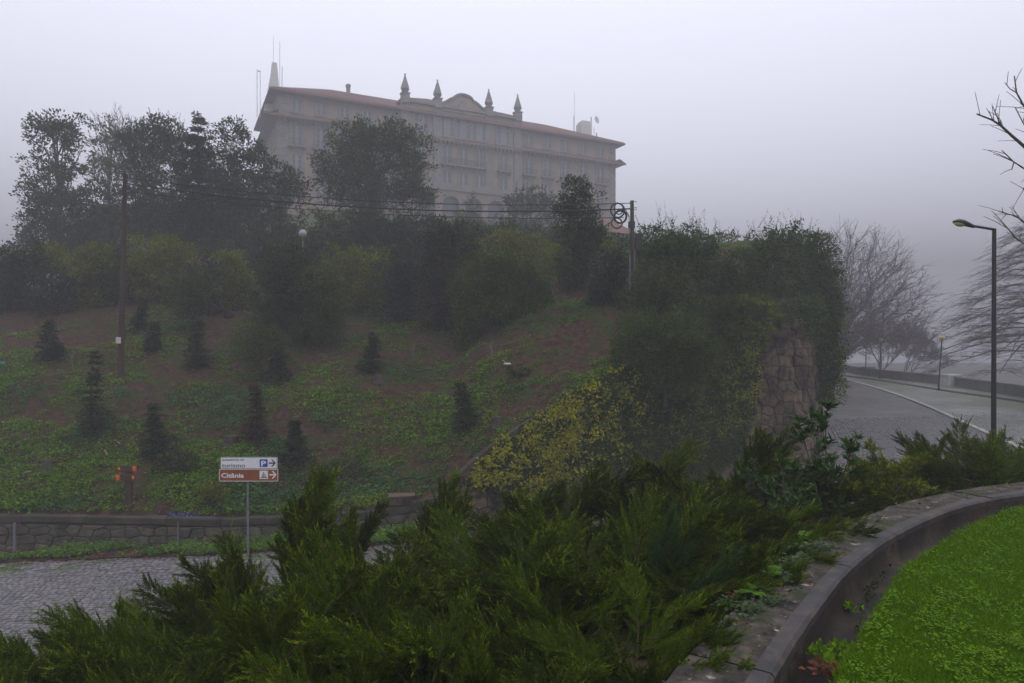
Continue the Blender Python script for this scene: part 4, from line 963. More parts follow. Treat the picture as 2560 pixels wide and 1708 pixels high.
# bushes along the top of the planted slope
bl = [
 ('flowering_bush', 'dark bush with pale pink flower heads beside the big boulder', [(40, 660, 55, 50), (20, 720, 60, 45), (95, 640, 35, 40)], 34, 'dark_ever', .10, ('flower_pink', 26, .10, [(50, 640, 45, 20)])),
 ('green_bush', 'mid green bush beside the white-flowered camellia', [(110, 650, 60, 40), (75, 700, 50, 45)], 35, 'yellowish', .10, None),
 ('camellia_bush', 'low dark camellia dotted with white flowers', [(120, 715, 50, 40), (160, 725, 30, 30)], 33, 'camellia', .09, ('flower_white', 40, .055, [(125, 715, 45, 30)])),
 ('yellow_green_bush', 'yellow-green bush just behind the foot of the guy wire', [(215, 670, 50, 45), (190, 720, 40, 35), (250, 650, 40, 38)], 34, 'yellowish', .10, None),
 ('green_bush', 'dark green bush behind the wooden pole', [(290, 700, 60, 55), (270, 650, 45, 35)], 34.5, 'oak', .10, None),
 ('yellow_green_bush', 'largest yellow-green bush with a feathery pointed top', [(395, 650, 70, 55), (440, 640, 45, 40), (350, 690, 50, 50), (430, 700, 75, 55)], 35, 'yellowish', .10, None),
 ('camellia_bush', 'dark camellia with pink flowers along its flat top', [(510, 675, 38, 30), (500, 720, 34, 35)], 33, 'camellia', .09, ('flower_pink', 34, .06, [(510, 655, 36, 10)])),
 ('green_bush', 'rounded green bush behind the old timber rail', [(590, 690, 42, 40), (575, 650, 35, 25), (600, 730, 40, 25)], 34, 'yellowish', .10, None),
 ('broad_evergreen', 'big dark rounded evergreen bush below the globe lamp', [(700, 680, 55, 65), (740, 655, 50, 50), (680, 750, 50, 60), (760, 740, 60, 65), (730, 810, 70, 40)], 29.5, 'dark_ever', .085, None),
 ('green_bush', 'lighter grey-green bush growing out of the big rounded evergreen', [(800, 720, 48, 60), (820, 780, 42, 50), (780, 820, 40, 35)], 29, 'mimosa', .085, ('flower_yellow', 16, .05, [(785, 720, 30, 40)])),
 ('green_bush', 'hazy green bush behind the big rounded evergreen', [(840, 660, 36, 40), (835, 720, 40, 40)], 34, 'yellowish', .10, None),
 ('yellow_green_bush', 'rounded bush with a yellowish top beside the glossy dark bush', [(925, 655, 48, 38), (920, 700, 52, 45)], 34, 'yellowish', .10, None),
 ('camellia_bush', 'glossy dark bush at the foot of the reddish evergreen', [(1010, 650, 42, 38), (995, 700, 50, 48)], 32, 'camellia', .09, None),
 ('reddish_evergreen', 'tall dark evergreen bush with reddish young leaves and a knobbly top', [(1095, 565, 24, 26), (1150, 590, 45, 36), (1100, 620, 55, 45), (1155, 640, 48, 45), (1110, 700, 62, 55)], 31, 'rhodo', .09, None),
 ('yellow_brown_bush', 'feathery yellow-brown bushes behind the arching mimosa', [(1240, 625, 55, 42), (1290, 615, 45, 38), (1350, 640, 50, 40)], 35, 'yellowish', .10, None),
 ('yellow_brown_bush', 'yellow-brown bush between the mimosa and the slim evergreen', [(1370, 670, 38, 48), (1350, 720, 40, 40)], 34, 'yellowish', .10, None),
 ('mimosa_bush', 'arching grey-green mimosa with yellow flowers above a dark hollow', [(1240, 690, 90, 48), (1180, 730, 50, 48), (1310, 710, 60, 50), (1350, 740, 30, 50), (1230, 655, 60, 30), (1160, 780, 25, 30)], 28.5, 'mimosa', .075, ('flower_yellow', 60, .045, [(1260, 650, 60, 24), (1200, 720, 60, 50), (1330, 760, 40, 30)])),
 ('camellia_bush', 'dark camellia speckled with small white flowers beside the cable pole', [(1520, 690, 45, 55), (1500, 740, 42, 45), (1545, 640, 36, 40)], 27.5, 'camellia', .08, ('flower_white', 90, .028, [(1515, 680, 45, 55)])),
 ('green_bush', 'yellowish bush behind the white-speckled camellia', [(1510, 625, 40, 28), (1475, 650, 30, 28)], 33, 'yellowish', .09, None),
]
for i, (nm, lab, bb, d, mt, lf, fl) in enumerate(bl):
    bush(nm, lab, 'bush', bb, d, mt, lf, 2.5, seed=40 + i, clump=.26, flowers=fl, sh=18 if 'yellow' in nm or 'mimosa' in nm else 6, shl=.55 if 'yellow' in nm else .3)
# shrubs crowning the tall wall
tl = [
 ('tall_shrub', 'tall olive-green shrub with upright shoots just beyond the cable pole', [(1660, 610, 60, 45), (1720, 620, 55, 45), (1620, 640, 45, 45), (1690, 680, 90, 55), (1770, 640, 34, 50)], 26.5, 'laurel', .085, 46, .9),
 ('tall_shrub', 'lime-tinged shrub mass under the olive-green shrub beside the pole', [(1650, 720, 70, 55), (1610, 770, 60, 50), (1700, 770, 70, 50)], 25.0, 'oak', .08, 14, .35),
 ('round_shrub', 'clipped-looking shrub between the two spiky ones above the tall wall', [(1835, 670, 55, 42), (1800, 710, 60, 45), (1860, 720, 50, 45)], 27, 'oak', .08, 8, .3),
 ('tall_shrub', 'tallest spiky shrub above the stone face of the tall wall', [(1935, 620, 55, 48), (1985, 620, 42, 50), (1900, 650, 40, 40), (1950, 700, 85, 55), (1960, 760, 90, 35), (1900, 790, 50, 28), (1985, 795, 60, 22)], 27.5, 'laurel', .085, 50, .9),
 ('tall_shrub', 'dark shrub hanging over the rounded end of the tall wall', [(2060, 650, 38, 55), (2070, 720, 36, 60), (2030, 700, 55, 55), (2065, 780, 40, 45), (2045, 620, 30, 34)], 28, 'laurel', .08, 24, .5),
 ('grey_green_shrub', 'wide grey-green shrub spilling over the tall wall toward the slope', [(1600, 830, 62, 52), (1680, 840, 80, 60), (1640, 900, 90, 60), (1740, 880, 60, 62), (1560, 880, 36, 45), (1700, 950, 75, 42)], 22.2, 'mimosa', .065, 10, .3),
 ('grey_green_shrub', 'dark shrub under the yellow-leaved branch on the tall wall', [(1800, 800, 55, 60), (1760, 790, 50, 40), (1850, 790, 50, 42)], 23.6, 'oak', .07, 6, .3),
]
for i, (nm, lab, bb, d, mt, lf, ns, sl) in enumerate(tl):
    bush(nm, lab, 'shrub', bb, d, mt, lf, 2.7, seed=70 + i, clump=.24, sh=ns, shl=sl)
bush('hanging_shrub', 'dark foliage curtain hanging over the top of the bare stone face', 'shrub', [(1905, 775, 50, 34), (1960, 780, 46, 36), (2015, 775, 46, 40), (1870, 800, 34, 44), (2035, 820, 24, 40)], 25.4, 'laurel', .075, 2.2, seed=91, clump=.2, base=P(1960, 740, 27))
bush('yellow_leaved_branch', 'branch with yellow-green leaves hanging out over the tall wall', 'shrub', [(1905, 775, 46, 16), (1925, 800, 40, 14), (1880, 820, 40, 18), (1860, 760, 30, 16), (1890, 840, 30, 14)], 23.3, 'creeper_lime', .10, 1.8, seed=90, clump=.16, base=P(1850, 830, 24), trunk=.03)

# --- creeper over the tall wall
FM = wpl[:, 0] < 11.9
def creeper(name, label, regions, mats, seed):
    """regions: (polygon in photo pixels) hanging a little off the wall face"""
    r_ = np.random.default_rng(seed); o = empty(name, (0, 0, 0), label, 'climbing plant')
    for poly, n, leaf, mt, off, pname in regions:
        pos = []; nn = []; xs0 = [p[0] for p in poly]; ys0 = [p[1] for p in poly]; tries = 0
        while len(pos) < n and tries < n * 30:
            tries += 1; px = r_.uniform(min(xs0), max(xs0)); py = r_.uniform(min(ys0), max(ys0)); ins = False
            for i in range(len(poly)):
                x1, y1 = poly[i]; x2, y2 = poly[i - 1]
                if (y1 > py) != (y2 > py) and px < (x2 - x1) * (py - y1) / (y2 - y1) + x1: ins = not ins
            if not ins: continue
            if mnoise.noise(Vector((px * .03, py * .045, seed))) + r_.normal() * .25 < (-.28 if 'dark' in mt else .0): continue
            # meet the wall along the sight line
            k = (px - CX) / F; xx = np.interp(0, (wpl[:, 0] - k * wpl[:, 1])[FM], wpl[FM, 0])
            s = s_at(xx); y = Wy(xx); z = (HY - py) / F * y; o_ = off * r_.uniform(.3, 1.3) + .10 * mnoise.noise(Vector((px * .02, py * .03, 9)))
            p = Wp(s, z, max(o_, .04)); pos.append(p); nn.append((np.interp(s, wS, wnr[:, 0]), np.interp(s, wS, wnr[:, 1]), .2))
        rp = 3 if 'dark' in mt else 6
        pos = np.repeat(np.array(pos), rp, 0); nn = np.repeat(np.array(nn), rp, 0); m_ = len(pos)
        pos = pos + r_.normal(size=pos.shape) * leaf * (.55 if rp == 3 else .75)
        dv = unit(np.stack([r_.normal(size=m_) * .9, -np.abs(r_.normal(size=m_)) * .4, -.45 + r_.normal(size=m_) * .5], 1))
        L = leaf * r_.uniform(.6, 1.3, m_); V, Q = leaf_arrays(pos, dv, unit(nn + r_.normal(size=nn.shape) * .35), L, L * .5, .08)
        link(bpy.data.objects.new(pname, np_mesh(pname, V, Q, M[mt])), o)
    return o
creeper('climbing_plant', 'creeper with golden-yellow leaves draped over the low end of the tall wall', [
    ([(1165, 1205), (1235, 1115), (1330, 1050), (1440, 975), (1530, 925), (1640, 900), (1640, 1230), (1500, 1300), (1290, 1290), (1230, 1225)], 11500, .115, 'creeper_dark', .16, 'foliage'),
    ([(1165, 1200), (1230, 1110), (1330, 1045), (1430, 975), (1460, 1040), (1420, 1150), (1380, 1200), (1300, 1260), (1250, 1215)], 520, .12, 'creeper_yellow', .34, 'yellow_leaves'),
    ([(1300, 1070), (1430, 965), (1530, 915), (1620, 930), (1560, 1100), (1480, 1180), (1400, 1220)], 300, .11, 'creeper_yellow', .34, 'yellow_leaves'),
    ([(1300, 1100), (1530, 955), (1650, 950), (1650, 1200), (1400, 1250)], 420, .09, 'creeper_lime', .28, 'lime_leaves'),
    ([(1275, 1240), (1300, 1240), (1305, 1300), (1285, 1305)], 50, .10, 'creeper_yellow', .25, 'yellow_leaves')], None, 31)
creeper('climbing_plant', 'dark creeper with lime leaf tips covering the middle of the tall wall', [
    ([(1600, 930), (1700, 900), (1840, 820), (1900, 830), (1875, 950), (1850, 1080), (1830, 1130), (1760, 1180), (1600, 1240)], 13500, .115, 'creeper_dark', .2, 'foliage'),
    ([(1650, 930), (1780, 860), (1880, 830), (1890, 900), (1870, 1040), (1740, 1130), (1650, 1180)], 750, .085, 'creeper_lime', .32, 'lime_leaves'),
    ([(1780, 870), (1880, 850), (1880, 1000), (1800, 1060)], 150, .10, 'creeper_yellow', .35, 'yellow_leaves')], None, 32)
def side_creeper():
    r_ = np.random.default_rng(5); o = empty('climbing_plant', (0, 0, 0), 'creeper with outstretched sprays hanging down the rounded end of the tall wall beside the road', 'climbing plant'); 
    for nm, n, mt, lo in (('foliage', 17000, 'creeper_dark', 0), ('lime_leaves', 3000, 'creeper_lime', .1)):
        pos = []
        for i in range(n):
            py = r_.uniform(740, 1010); x = 2062 + r_.uniform(-1, 1) * 34 * (1.1 - .45 * max(0, (py - 900) / 110)); d = 28.4 + r_.uniform(-.8, 1.2)
            pos.append(P(x + 6 * math.sin(py * .05), py, d))
        sprays = []
        for i in range(70):
            py = r_.uniform(780, 1000); p = np.array(P(2085, py, 28.6 + r_.uniform(-.5, .8))); L = r_.uniform(.3, .75); a = r_.uniform(-.5, .35)
            for t in np.linspace(0, 1, 12): sprays.append(p + np.array([t * L, r_.normal() * .03, a * t * L * .5 - .25 * t * t * L]))
        pos = np.array([tuple(p) for p in pos] + [tuple(p) for p in sprays]); m_ = len(pos)
        dv = unit(r_.normal(size=(m_, 3)) + [.4, -.3, -.3]); L = .105 * r_.uniform(.6, 1.3, m_); V, Q = leaf_arrays(pos, dv, rdirs(m_, r_), L, L * .5)
        link(bpy.data.objects.new(nm, np_mesh(nm, V, Q, M[mt])), o)
side_creeper()

# --- young firs, saplings and small plants on the slope
firs = [((228, 876, 1090, 34), 'fir', 'taller young fir near the wooden pole, two tiers of dark boughs'), ((392, 1010, 1140, 42), 'fir', 'young fir above the low green shrub behind the trail signpost'), ((491, 800, 920, 34), 'fir', 'young fir beneath the small leafy tree'), ((378, 805, 880, 26), 'fir', 'small slanting fir just uphill of the wooden pole'),
        ((642, 960, 1105, 38), 'fir_brown', 'browning young fir uphill of the brown road sign'), ((925, 832, 932, 32), 'fir', 'young fir alone in the middle of the slope'), ((1165, 955, 1080, 36), 'fir', 'young fir nearest the golden creeper'), ((735, 1048, 1160, 36), 'fir', 'young fir just behind the edge of the white road sign'),
        ((128, 800, 905, 36), 'fir', 'wide blurred young fir below the bushes at the open end of the slope'), ((695, 860, 955, 34), 'fir', 'young fir tucked against the grey-green bush'), ((345, 760, 830, 26), 'fir', 'smallest young fir close below the bushes')]
for i, ((x, t, b_, hw), mt, lab) in enumerate(firs):
    q = hit(x, b_); o = conifer('young_fir', lab, 'fir', x, t, b_, hw, q.y, mt, .145, 30 + i, 'young firs planted on the slope', tiers=24, droop=(.12, .22, .05)[i % 3], n_mul=.7, lean=(.05, -.06, .02, .16, -.04, .08, -.1)[i % 7])
q = hit(655, 945); bush('green_bush', 'loose grey-green bush in the middle of the slope below the timber rail', 'bush', [(640, 840, 42, 45), (680, 870, 46, 50), (620, 880, 34, 40), (660, 910, 45, 34)], q.y, 'mimosa', .07, 1.5, base=q, seed=101, clump=.22, sh=20, shl=.4, flowers=('flower_yellow', 8, .04, [(648, 900, 12, 20)]))
q = hit(488, 835); bush('small_tree', 'small leafy tree with a thin trunk behind the young fir', 'tree', [(480, 740, 42, 48), (500, 715, 30, 32), (460, 770, 36, 34)], q.y, 'oak', .075, 2.0, base=q, seed=102, clump=.22, sh=16, shl=.35)
q = hit(440, 1185); bush('low_shrub', 'low grey-green shrub beside the young fir above the trail signpost', 'shrub', [(440, 1150, 42, 22), (415, 1160, 28, 20), (470, 1155, 26, 20)], q.y, 'oak', .06, 2.2, base=q, seed=103, clump=.14, trunk=.02)
q = hit(515, 1275); bush('golden_shrub', 'round golden-green shrub on a dark stump between the signpost and the road sign', 'shrub', [(525, 1225, 34, 20), (505, 1240, 26, 16), (550, 1240, 24, 16)], q.y, 'yellowish', .05, 2.4, base=q, seed=104, clump=.12, trunk=.06)
q = hit(220, 985); bush('low_shrub', 'small bright shrub at the foot of the taller young fir', 'shrub', [(198, 968, 18, 15)], q.y, 'weed', .06, 2.2, base=q, seed=105, clump=.12, trunk=.015)
q = hit(870, 1190); bush('low_shrub', 'grey-green leafy shrub low on the slope behind the tallest juniper spire', 'shrub', [(870, 1160, 40, 24), (845, 1175, 28, 18)], q.y, 'mimosa', .07, 2.0, base=q, seed=106, clump=.14, trunk=.02)
q = hit(1290, 950); bush('low_shrub', 'dark leafy shrub below the forked white stem', 'shrub', [(1295, 930, 28, 16), (1310, 935, 20, 14)], q.y, 'oak', .06, 2.0, base=q, seed=107, clump=.14, trunk=.02)
for i, (x, y, hgt, mt, lab, ln) in enumerate([(88, 1172, 3.4, 'twig_red', 'tallest leafless reddish sapling at the open end of the slope', .03), (420, 985, 2.6, 'twig_red', 'leafless reddish sapling beside the wooden pole', .05), (522, 1090, 2.2, 'twig_red', 'red-brown leafless sapling with twiggy top', .1), (890, 1150, 2.0, 'twig', 'leafless sapling with one arching twig near the tallest juniper spire', -.2), (1240, 925, 2.1, 'bark_pale', 'forked white-barked stem on the slope below the mimosa', -.1), (190, 925, 1.7, 'bark_pale', 'bent pale sapling between the firs', -.25), (838, 925, 1.6, 'twig', 'thin leafless sapling beside the lone young fir', .05), (375, 1005, 1.3, 'twig', 'short twin-stemmed twiggy sapling downhill of the wooden pole', .25), (1030, 895, 1.2, 'bark_pale', 'short pale twig standing in the mulch of the upper slope', .1)]):
    q = hit(x, y); bare('bare_sapling', lab, 'sapling', q, hgt, .016, 200 + i, mt, .45, 3, .5, lean=(ln, 0), first=.5, kids=(1, 2), nmax=26, minr=.006, shape=.7, sides0=5)
# ------------------------------------------------------------ spreading junipers on the bank
def juniper_branch(seed, L=1.5, nspray=30, dens=1.0, curve=.35):
    """a plume: woody stem, side sprays along it, each a feather of fine pointed shoots"""
    r_ = np.random.default_rng(seed); pos = []; dv = []; ln = []; tip = []; wood = MB()
    t = np.linspace(0, 1, 14); sx = curve * t ** 1.6 * L; sz = L * t * (1 - .10 * t); sy = .05 * L * np.sin(t * 3 + seed)
    stem = np.stack([sx, sy, sz], 1); wood.tube([tuple(p) for p in stem], [.009 * (1 - .85 * q) + .0015 for q in t], 4, cap=False)
    wd = []
    for i in range(nspray):
        q = .10 + .90 * ((i + r_.random()) / nspray) ** .9; p = np.array([np.interp(q, t, stem[:, k]) for k in range(3)])
        tg = np.array([np.interp(min(q + .05, 1), t, stem[:, k]) - np.interp(q - .05, t, stem[:, k]) for k in range(3)]); tg /= np.linalg.norm(tg)
        sd = 1 if i % 2 else -1; y_ = np.array([0, 1.0, 0]); n1 = np.cross(tg, y_); n1 /= np.linalg.norm(n1)
        ro = r_.normal() * .65; lat = y_ * sd * cos(ro) + n1 * (-sin(ro) if r_.random() < .3 else abs(sin(ro)) * -1) * -1
        ax = tg * r_.uniform(.72, .95) + lat * r_.uniform(.40, .75); ax /= np.linalg.norm(ax); pn = np.cross(ax, tg) + r_.normal(size=3) * .35; pn /= np.linalg.norm(pn)
        sl = (.50 * (1 - q) ** .65 + .13) * L * .56 * r_.uniform(.65, 1.3)
        m_ = max(int(sl / .0105 * dens), 7); u = np.linspace(.06, 1, m_); lift = np.array([.22, 0, .10])
        pp = p + ax * (u[:, None] * sl) + lift * (u[:, None] ** 1.8) * sl * .7
        axu = unit(ax + lift * 1.3 * (u[:, None] ** .8)); sdv = unit(np.cross(axu, pn))
        for sgn in (-1, 1):
            d = unit(axu * .88 + sdv * sgn * .42 + r_.normal(size=(m_, 3)) * .16); l_ = (.095 * (1 - u) ** .8 + .026) * r_.uniform(.65, 1.25, m_) * min(sl / .35, 1.3) ** .5
            pos.append(pp); dv.append(d); ln.append(l_); wd.append(np.full(m_, .0075)); tip.append(q * .5 + u * .5 + r_.normal(size=m_) * .08)
            for f_, sg2 in ((.25, 1), (.42, -1), (.6, 1), (.75, -1)):
                side2 = unit(np.cross(d, pn + r_.normal(size=(m_, 3)) * .5)); d2 = unit(d * .85 + side2 * sg2 * .55)
                pos.append(pp + d * (l_ * f_)[:, None]); dv.append(d2); ln.append(l_ * (.42 - f_ * .2) + .006); wd.append(np.full(m_, .0058)); tip.append(q * .5 + u * .35 + f_ * .15 + r_.normal(size=m_) * .08)
        # whip-like growing tip beyond the feather
        k9 = 13; v = np.linspace(0, 1, k9); te = pp[-1]; ta = axu[-1] + r_.normal(size=3) * .12; wl_ = r_.uniform(.07, .15) * min(sl / .3, 1.2)
        tpp = te + (ta + np.array([.25, 0, .1]) * v[:, None]) * (v * wl_)[:, None]
        pos.append(tpp); dv.append(unit(ta + r_.normal(size=(k9, 3)) * .38)); ln.append((.030 - .014 * v) * r_.uniform(.8, 1.3, k9)); wd.append(np.full(k9, .0062)); tip.append(np.full(k9, 1.2) if r_.random() < .6 else np.full(k9, .7))
        if r_.random() < .5: wood.tube([tuple(p), tuple(p + ax * sl * .5)], [.004, .0015], 3, cap=False)
    pos = np.concatenate(pos); dv = np.concatenate(dv); ln = np.concatenate(ln); tip = np.concatenate(tip)
    V, Q = leaf_arrays(pos, dv, rdirs(len(pos), r_), ln, np.concatenate(wd), .03)
    mi = (tip > .90).astype(int)
    wv = np.array(wood.v); wq = np.array([f if len(f) == 4 else f + (f[-1],) for f in wood.f])
    nV = np.concatenate([V, wv]); nQ = np.concatenate([Q, wq + len(V)]); mi = np.concatenate([mi, np.full(len(wq), 2)])
    return nV, nQ, mi
BR = []
for k in range(7):
    V, Q, mi = juniper_branch(k, 1.5, 32 if k < 5 else 44, 1.0, (.0, .12, .22, .32, .06, -.05, .18)[k])
    BR.append(np_mesh('juniper_branch', V, Q, [M['juniper'], M['juniper_tip'], M['juniper_wood']], mi))
BLUE = []
for k in range(2):
    V, Q, mi = juniper_branch(40 + k, 1.5, 32, 1.0, .3); BLUE.append(np_mesh('juniper_branch', V, Q, [M['juniper_blue'], M['juniper_blue'], M['juniper_wood']], mi))
def orient(p, direction, scale, roll):
    """branch grows along local z and bows towards local x; bow upwards or outwards"""
    z = Vector(direction).normalized(); x = Vector((0, 0, 1)) - z * z.z
    x = x.normalized() if x.length > .05 else Vector((1, 0, 0)); y = z.cross(x)
    m = Matrix((x, y, z)).transposed().to_4x4() @ Matrix.Rotation(roll, 4, 'Z')
    return Matrix.Translation(p) @ m @ Matrix.Scale(scale, 4)
def juniper(label, x, y, n, rad, hgt, seed, spires=(), el=(12, 62), z=None, az=None, blue=0):
    r_ = np.random.default_rng(500 + seed); zb = bankz(x, y) if z is None else z
    o = empty('juniper_bush', (x, y, zb), label, 'shrub', 'spreading junipers on the bank')
    for i in range(n):
        a = r_.uniform(0, 2 * pi) if az is None else R(r_.uniform(*az)); rr = rad * .55 * sqrt(r_.random()); aa = a + r_.normal() * .5
        if r_.random() < .6: aa = (0 if cos(a) > 0 else pi) + r_.normal() * .45      # the plants grow along the slope
        px_, py_ = rr * cos(a), rr * sin(a); g_ = (bankz(x + px_, y + py_, False) if z is None else zb) - zb
        e = R(r_.uniform(*el)); sc = r_.uniform(.5, 1.05) * rad / 1.5 * (1.0 if e < .8 else hgt / rad * .8)
        up = r_.uniform(-.05, hgt * .50) * (1 - rr / rad)
        m = orient(Vector((px_, py_, g_ + up)), (cos(aa) * cos(e), sin(aa) * cos(e), sin(e)), sc, r_.normal() * .5)
        me = BLUE[i % 2] if r_.random() < blue else BR[int(r_.integers(7))]
        b = bpy.data.objects.new('branch', me); link(b, o); b.matrix_basis = m
    for (px, py, d, s_, lean) in spires:                      # named leaders, tip at a photo point
        T = P(px, py, d) - Vector((x, y, zb)); L = 1.5 * s_; dr = Vector((lean, r_.normal() * .1, 1)).normalized()
        for k in range(5):
            d2 = (dr + Vector((r_.normal(), r_.normal() * .6, -.05 * k)) * (.0 if k == 0 else .34)).normalized()
            base = T - dr * L * .92; b = bpy.data.objects.new('branch', BR[(0, 5, 2, 6, 1)[k]]); link(b, o)
            b.matrix_basis = orient(base, d2, s_ * (1 if k == 0 else r_.uniform(.6, .9)), r_.uniform(-3, 3))
    return o
J = [
 ('juniper with the tallest dark spire, in front of the low wall', -1.9, 6.6, 34, 1.35, 1.0, [(822, 1185, 6.6, .95, .28), (760, 1290, 6.5, .7, -.4), (870, 1310, 6.7, .7, .8)], {}),
 ('juniper with a slim pointed leader below the brown road sign', -2.75, 6.0, 34, 1.35, .8, [(565, 1340, 6.0, .62, -.55), (600, 1400, 6.0, .6, .5), (455, 1405, 5.7, .55, -.9)], {}),
 ('juniper reaching its lowest sprays far out over the cobbles', -3.2, 4.9, 38, 1.45, .7, [(350, 1470, 5.2, .6, -1.2), (130, 1535, 5.0, .7, -1.6), (20, 1625, 4.7, .6, -2.0)], {}),
 ('juniper at the corner of the bank with sprays across the road paving', -2.9, 3.7, 40, 1.25, .6, [], {}),
 ('juniper with upright light-tipped plumes, nearest the viewer beside the cobbles', -1.5, 3.5, 36, 1.05, .6, [(730, 1490, 3.9, .35, .2), (540, 1500, 3.9, .4, -.8), (790, 1560, 3.6, .28, .1)], {}),
 ('juniper low and dense with light-tipped plumes in the middle of the bank', -1.7, 4.9, 38, 1.25, .75, [(960, 1430, 4.9, .4, .05), (1050, 1470, 4.6, .4, .9)], {}),
 ('juniper below the step in the low wall with two dark leaders', -.75, 7.4, 34, 1.3, .95, [(960, 1262, 7.6, .6, .7), (1135, 1195, 7.6, .8, .3), (1020, 1330, 7.2, .6, -1.0)], {}),
 ('juniper in the middle of the bank under the golden creeper', -.4, 5.9, 36, 1.25, .8, [(1010, 1395, 5.6, .4, 0)], {}),
 ('juniper with sprays sweeping toward the terrace wall', -.3, 4.5, 36, 1.15, .7, [(1150, 1500, 4.3, .3, .1)], {}),
 ('juniper nearest the viewer in the dark hollow of the bank', -.35, 3.3, 34, .95, .5, [(1200, 1600, 3.2, .25, .05), (890, 1640, 3.0, .25, -.1)], {}),
 ('juniper with dark mounded top in front of the golden creeper', .6, 7.6, 34, 1.35, 1.0, [(1300, 1235, 7.6, .6, .45), (1410, 1215, 7.6, .6, .9)], {}),
 ('juniper with a bluish upright leader beside the terrace wall', .75, 5.0, 34, 1.05, .7, [], dict(blue=.12)),
 ('juniper hanging over the edge of the terrace coping', .52, 3.85, 40, .72, .40, [(1640, 1640, 3.4, .22, .2)], {}),
 ('juniper with the long spray pointing at the dark creeper', 1.5, 8.6, 34, 1.45, 1.1, [(1510, 1160, 8.6, .7, .5), (1735, 1115, 8.7, .8, .75), (1620, 1170, 8.4, .8, 1.2)], {}),
 ('juniper spread wide behind the bluish leader', 1.1, 6.6, 36, 1.25, .85, [(1580, 1290, 6.5, .4, .1)], {}),
 ('juniper with the long spray crossing the bare stone face', 2.6, 8.2, 34, 1.35, 1.0, [(1990, 1090, 8.3, .8, .95), (1850, 1180, 8.2, .6, .2)], {}),
 ('juniper between the terrace coping and the leafy laurel shrub', 2.05, 6.3, 30, .95, .65, [], {}),
 ('juniper filling the ground under the young leafy shrubs', 3.9, 8.6, 30, 1.2, .6, [], {}),
 ('juniper low and dark just before the lamp post bush', 6.6, 10.2, 36, 1.6, .9, [(2290, 1085, 10.2, .45, -.9)], {}),
 ('juniper at the foot of the tall street lamp', 8.2, 11.0, 36, 1.6, 1.0, [(2480, 1080, 11, .4, .1)], {}),
 ('juniper nearest the lawn at the far end of the terrace coping', 6.3, 9.0, 30, 1.2, .6, [], {}),
 ('juniper running out of view beyond the tall street lamp', 9.4, 10.4, 34, 1.6, .9, [], {}),
 ('juniper low behind the mound in front of the bend', 3.2, 10.4, 30, 1.4, .7, [], {}),
 ('juniper on the lower slope of the bank below the tallest spire', -.6, 9.2, 30, 1.4, .8, [], {}),
]
J += [('small juniper over the bare soil at the coping joint', .60, 3.35, 26, .55, .3, [], {}), ('small juniper filling the edge of the bank beside the coping ivy', 1.25, 4.75, 26, .7, .4, [], {}), ('small juniper between the yellow-green fern and the bank', 1.75, 5.75, 26, .75, .45, [], {}), ('small juniper at the near corner of the bank beside the coping', .35, 2.75, 24, .65, .35, [], {}), ('juniper deep in the bank below the golden creeper', .35, 9.0, 30, 1.4, .8, [], {}), ('juniper deep in the bank below the dark creeper', 1.9, 10.1, 30, 1.4, .8, [], {}), ('juniper deep in the bank below the low end of the tall wall', -.9, 10.3, 28, 1.3, .6, [], {})]
LOW = {i: ((.88, (-8, 22)) if i in (1, 2, 3, 4) else (.90, (-8, 25)) if i in (0, 6, 7, 10, 13, 14, 5) else (.92, (-8, 24))) for i in range(len(J))}
for i, (lab, x, y, n, rad, hgt, sp, kw) in enumerate(J): juniper(lab, x, y, int(n * 1.35), rad * LOW[i][0], hgt * LOW[i][0], i, sp, el=LOW[i][1], **kw)
# the bluish upright leader stands out
q = P(1660, 1480, 4.9); ob = empty('juniper_leader', q, 'single upright bluish juniper leader with a pale tip near the terrace wall', 'shrub')
for k in range(3):
    b = bpy.data.objects.new('branch', BLUE[k % 2]); link(b, ob); b.matrix_basis = orient(Vector((0, 0, 0)), (.04 + .25 * (k - 1), 0, 1), (.42, .34, .3)[k], k)

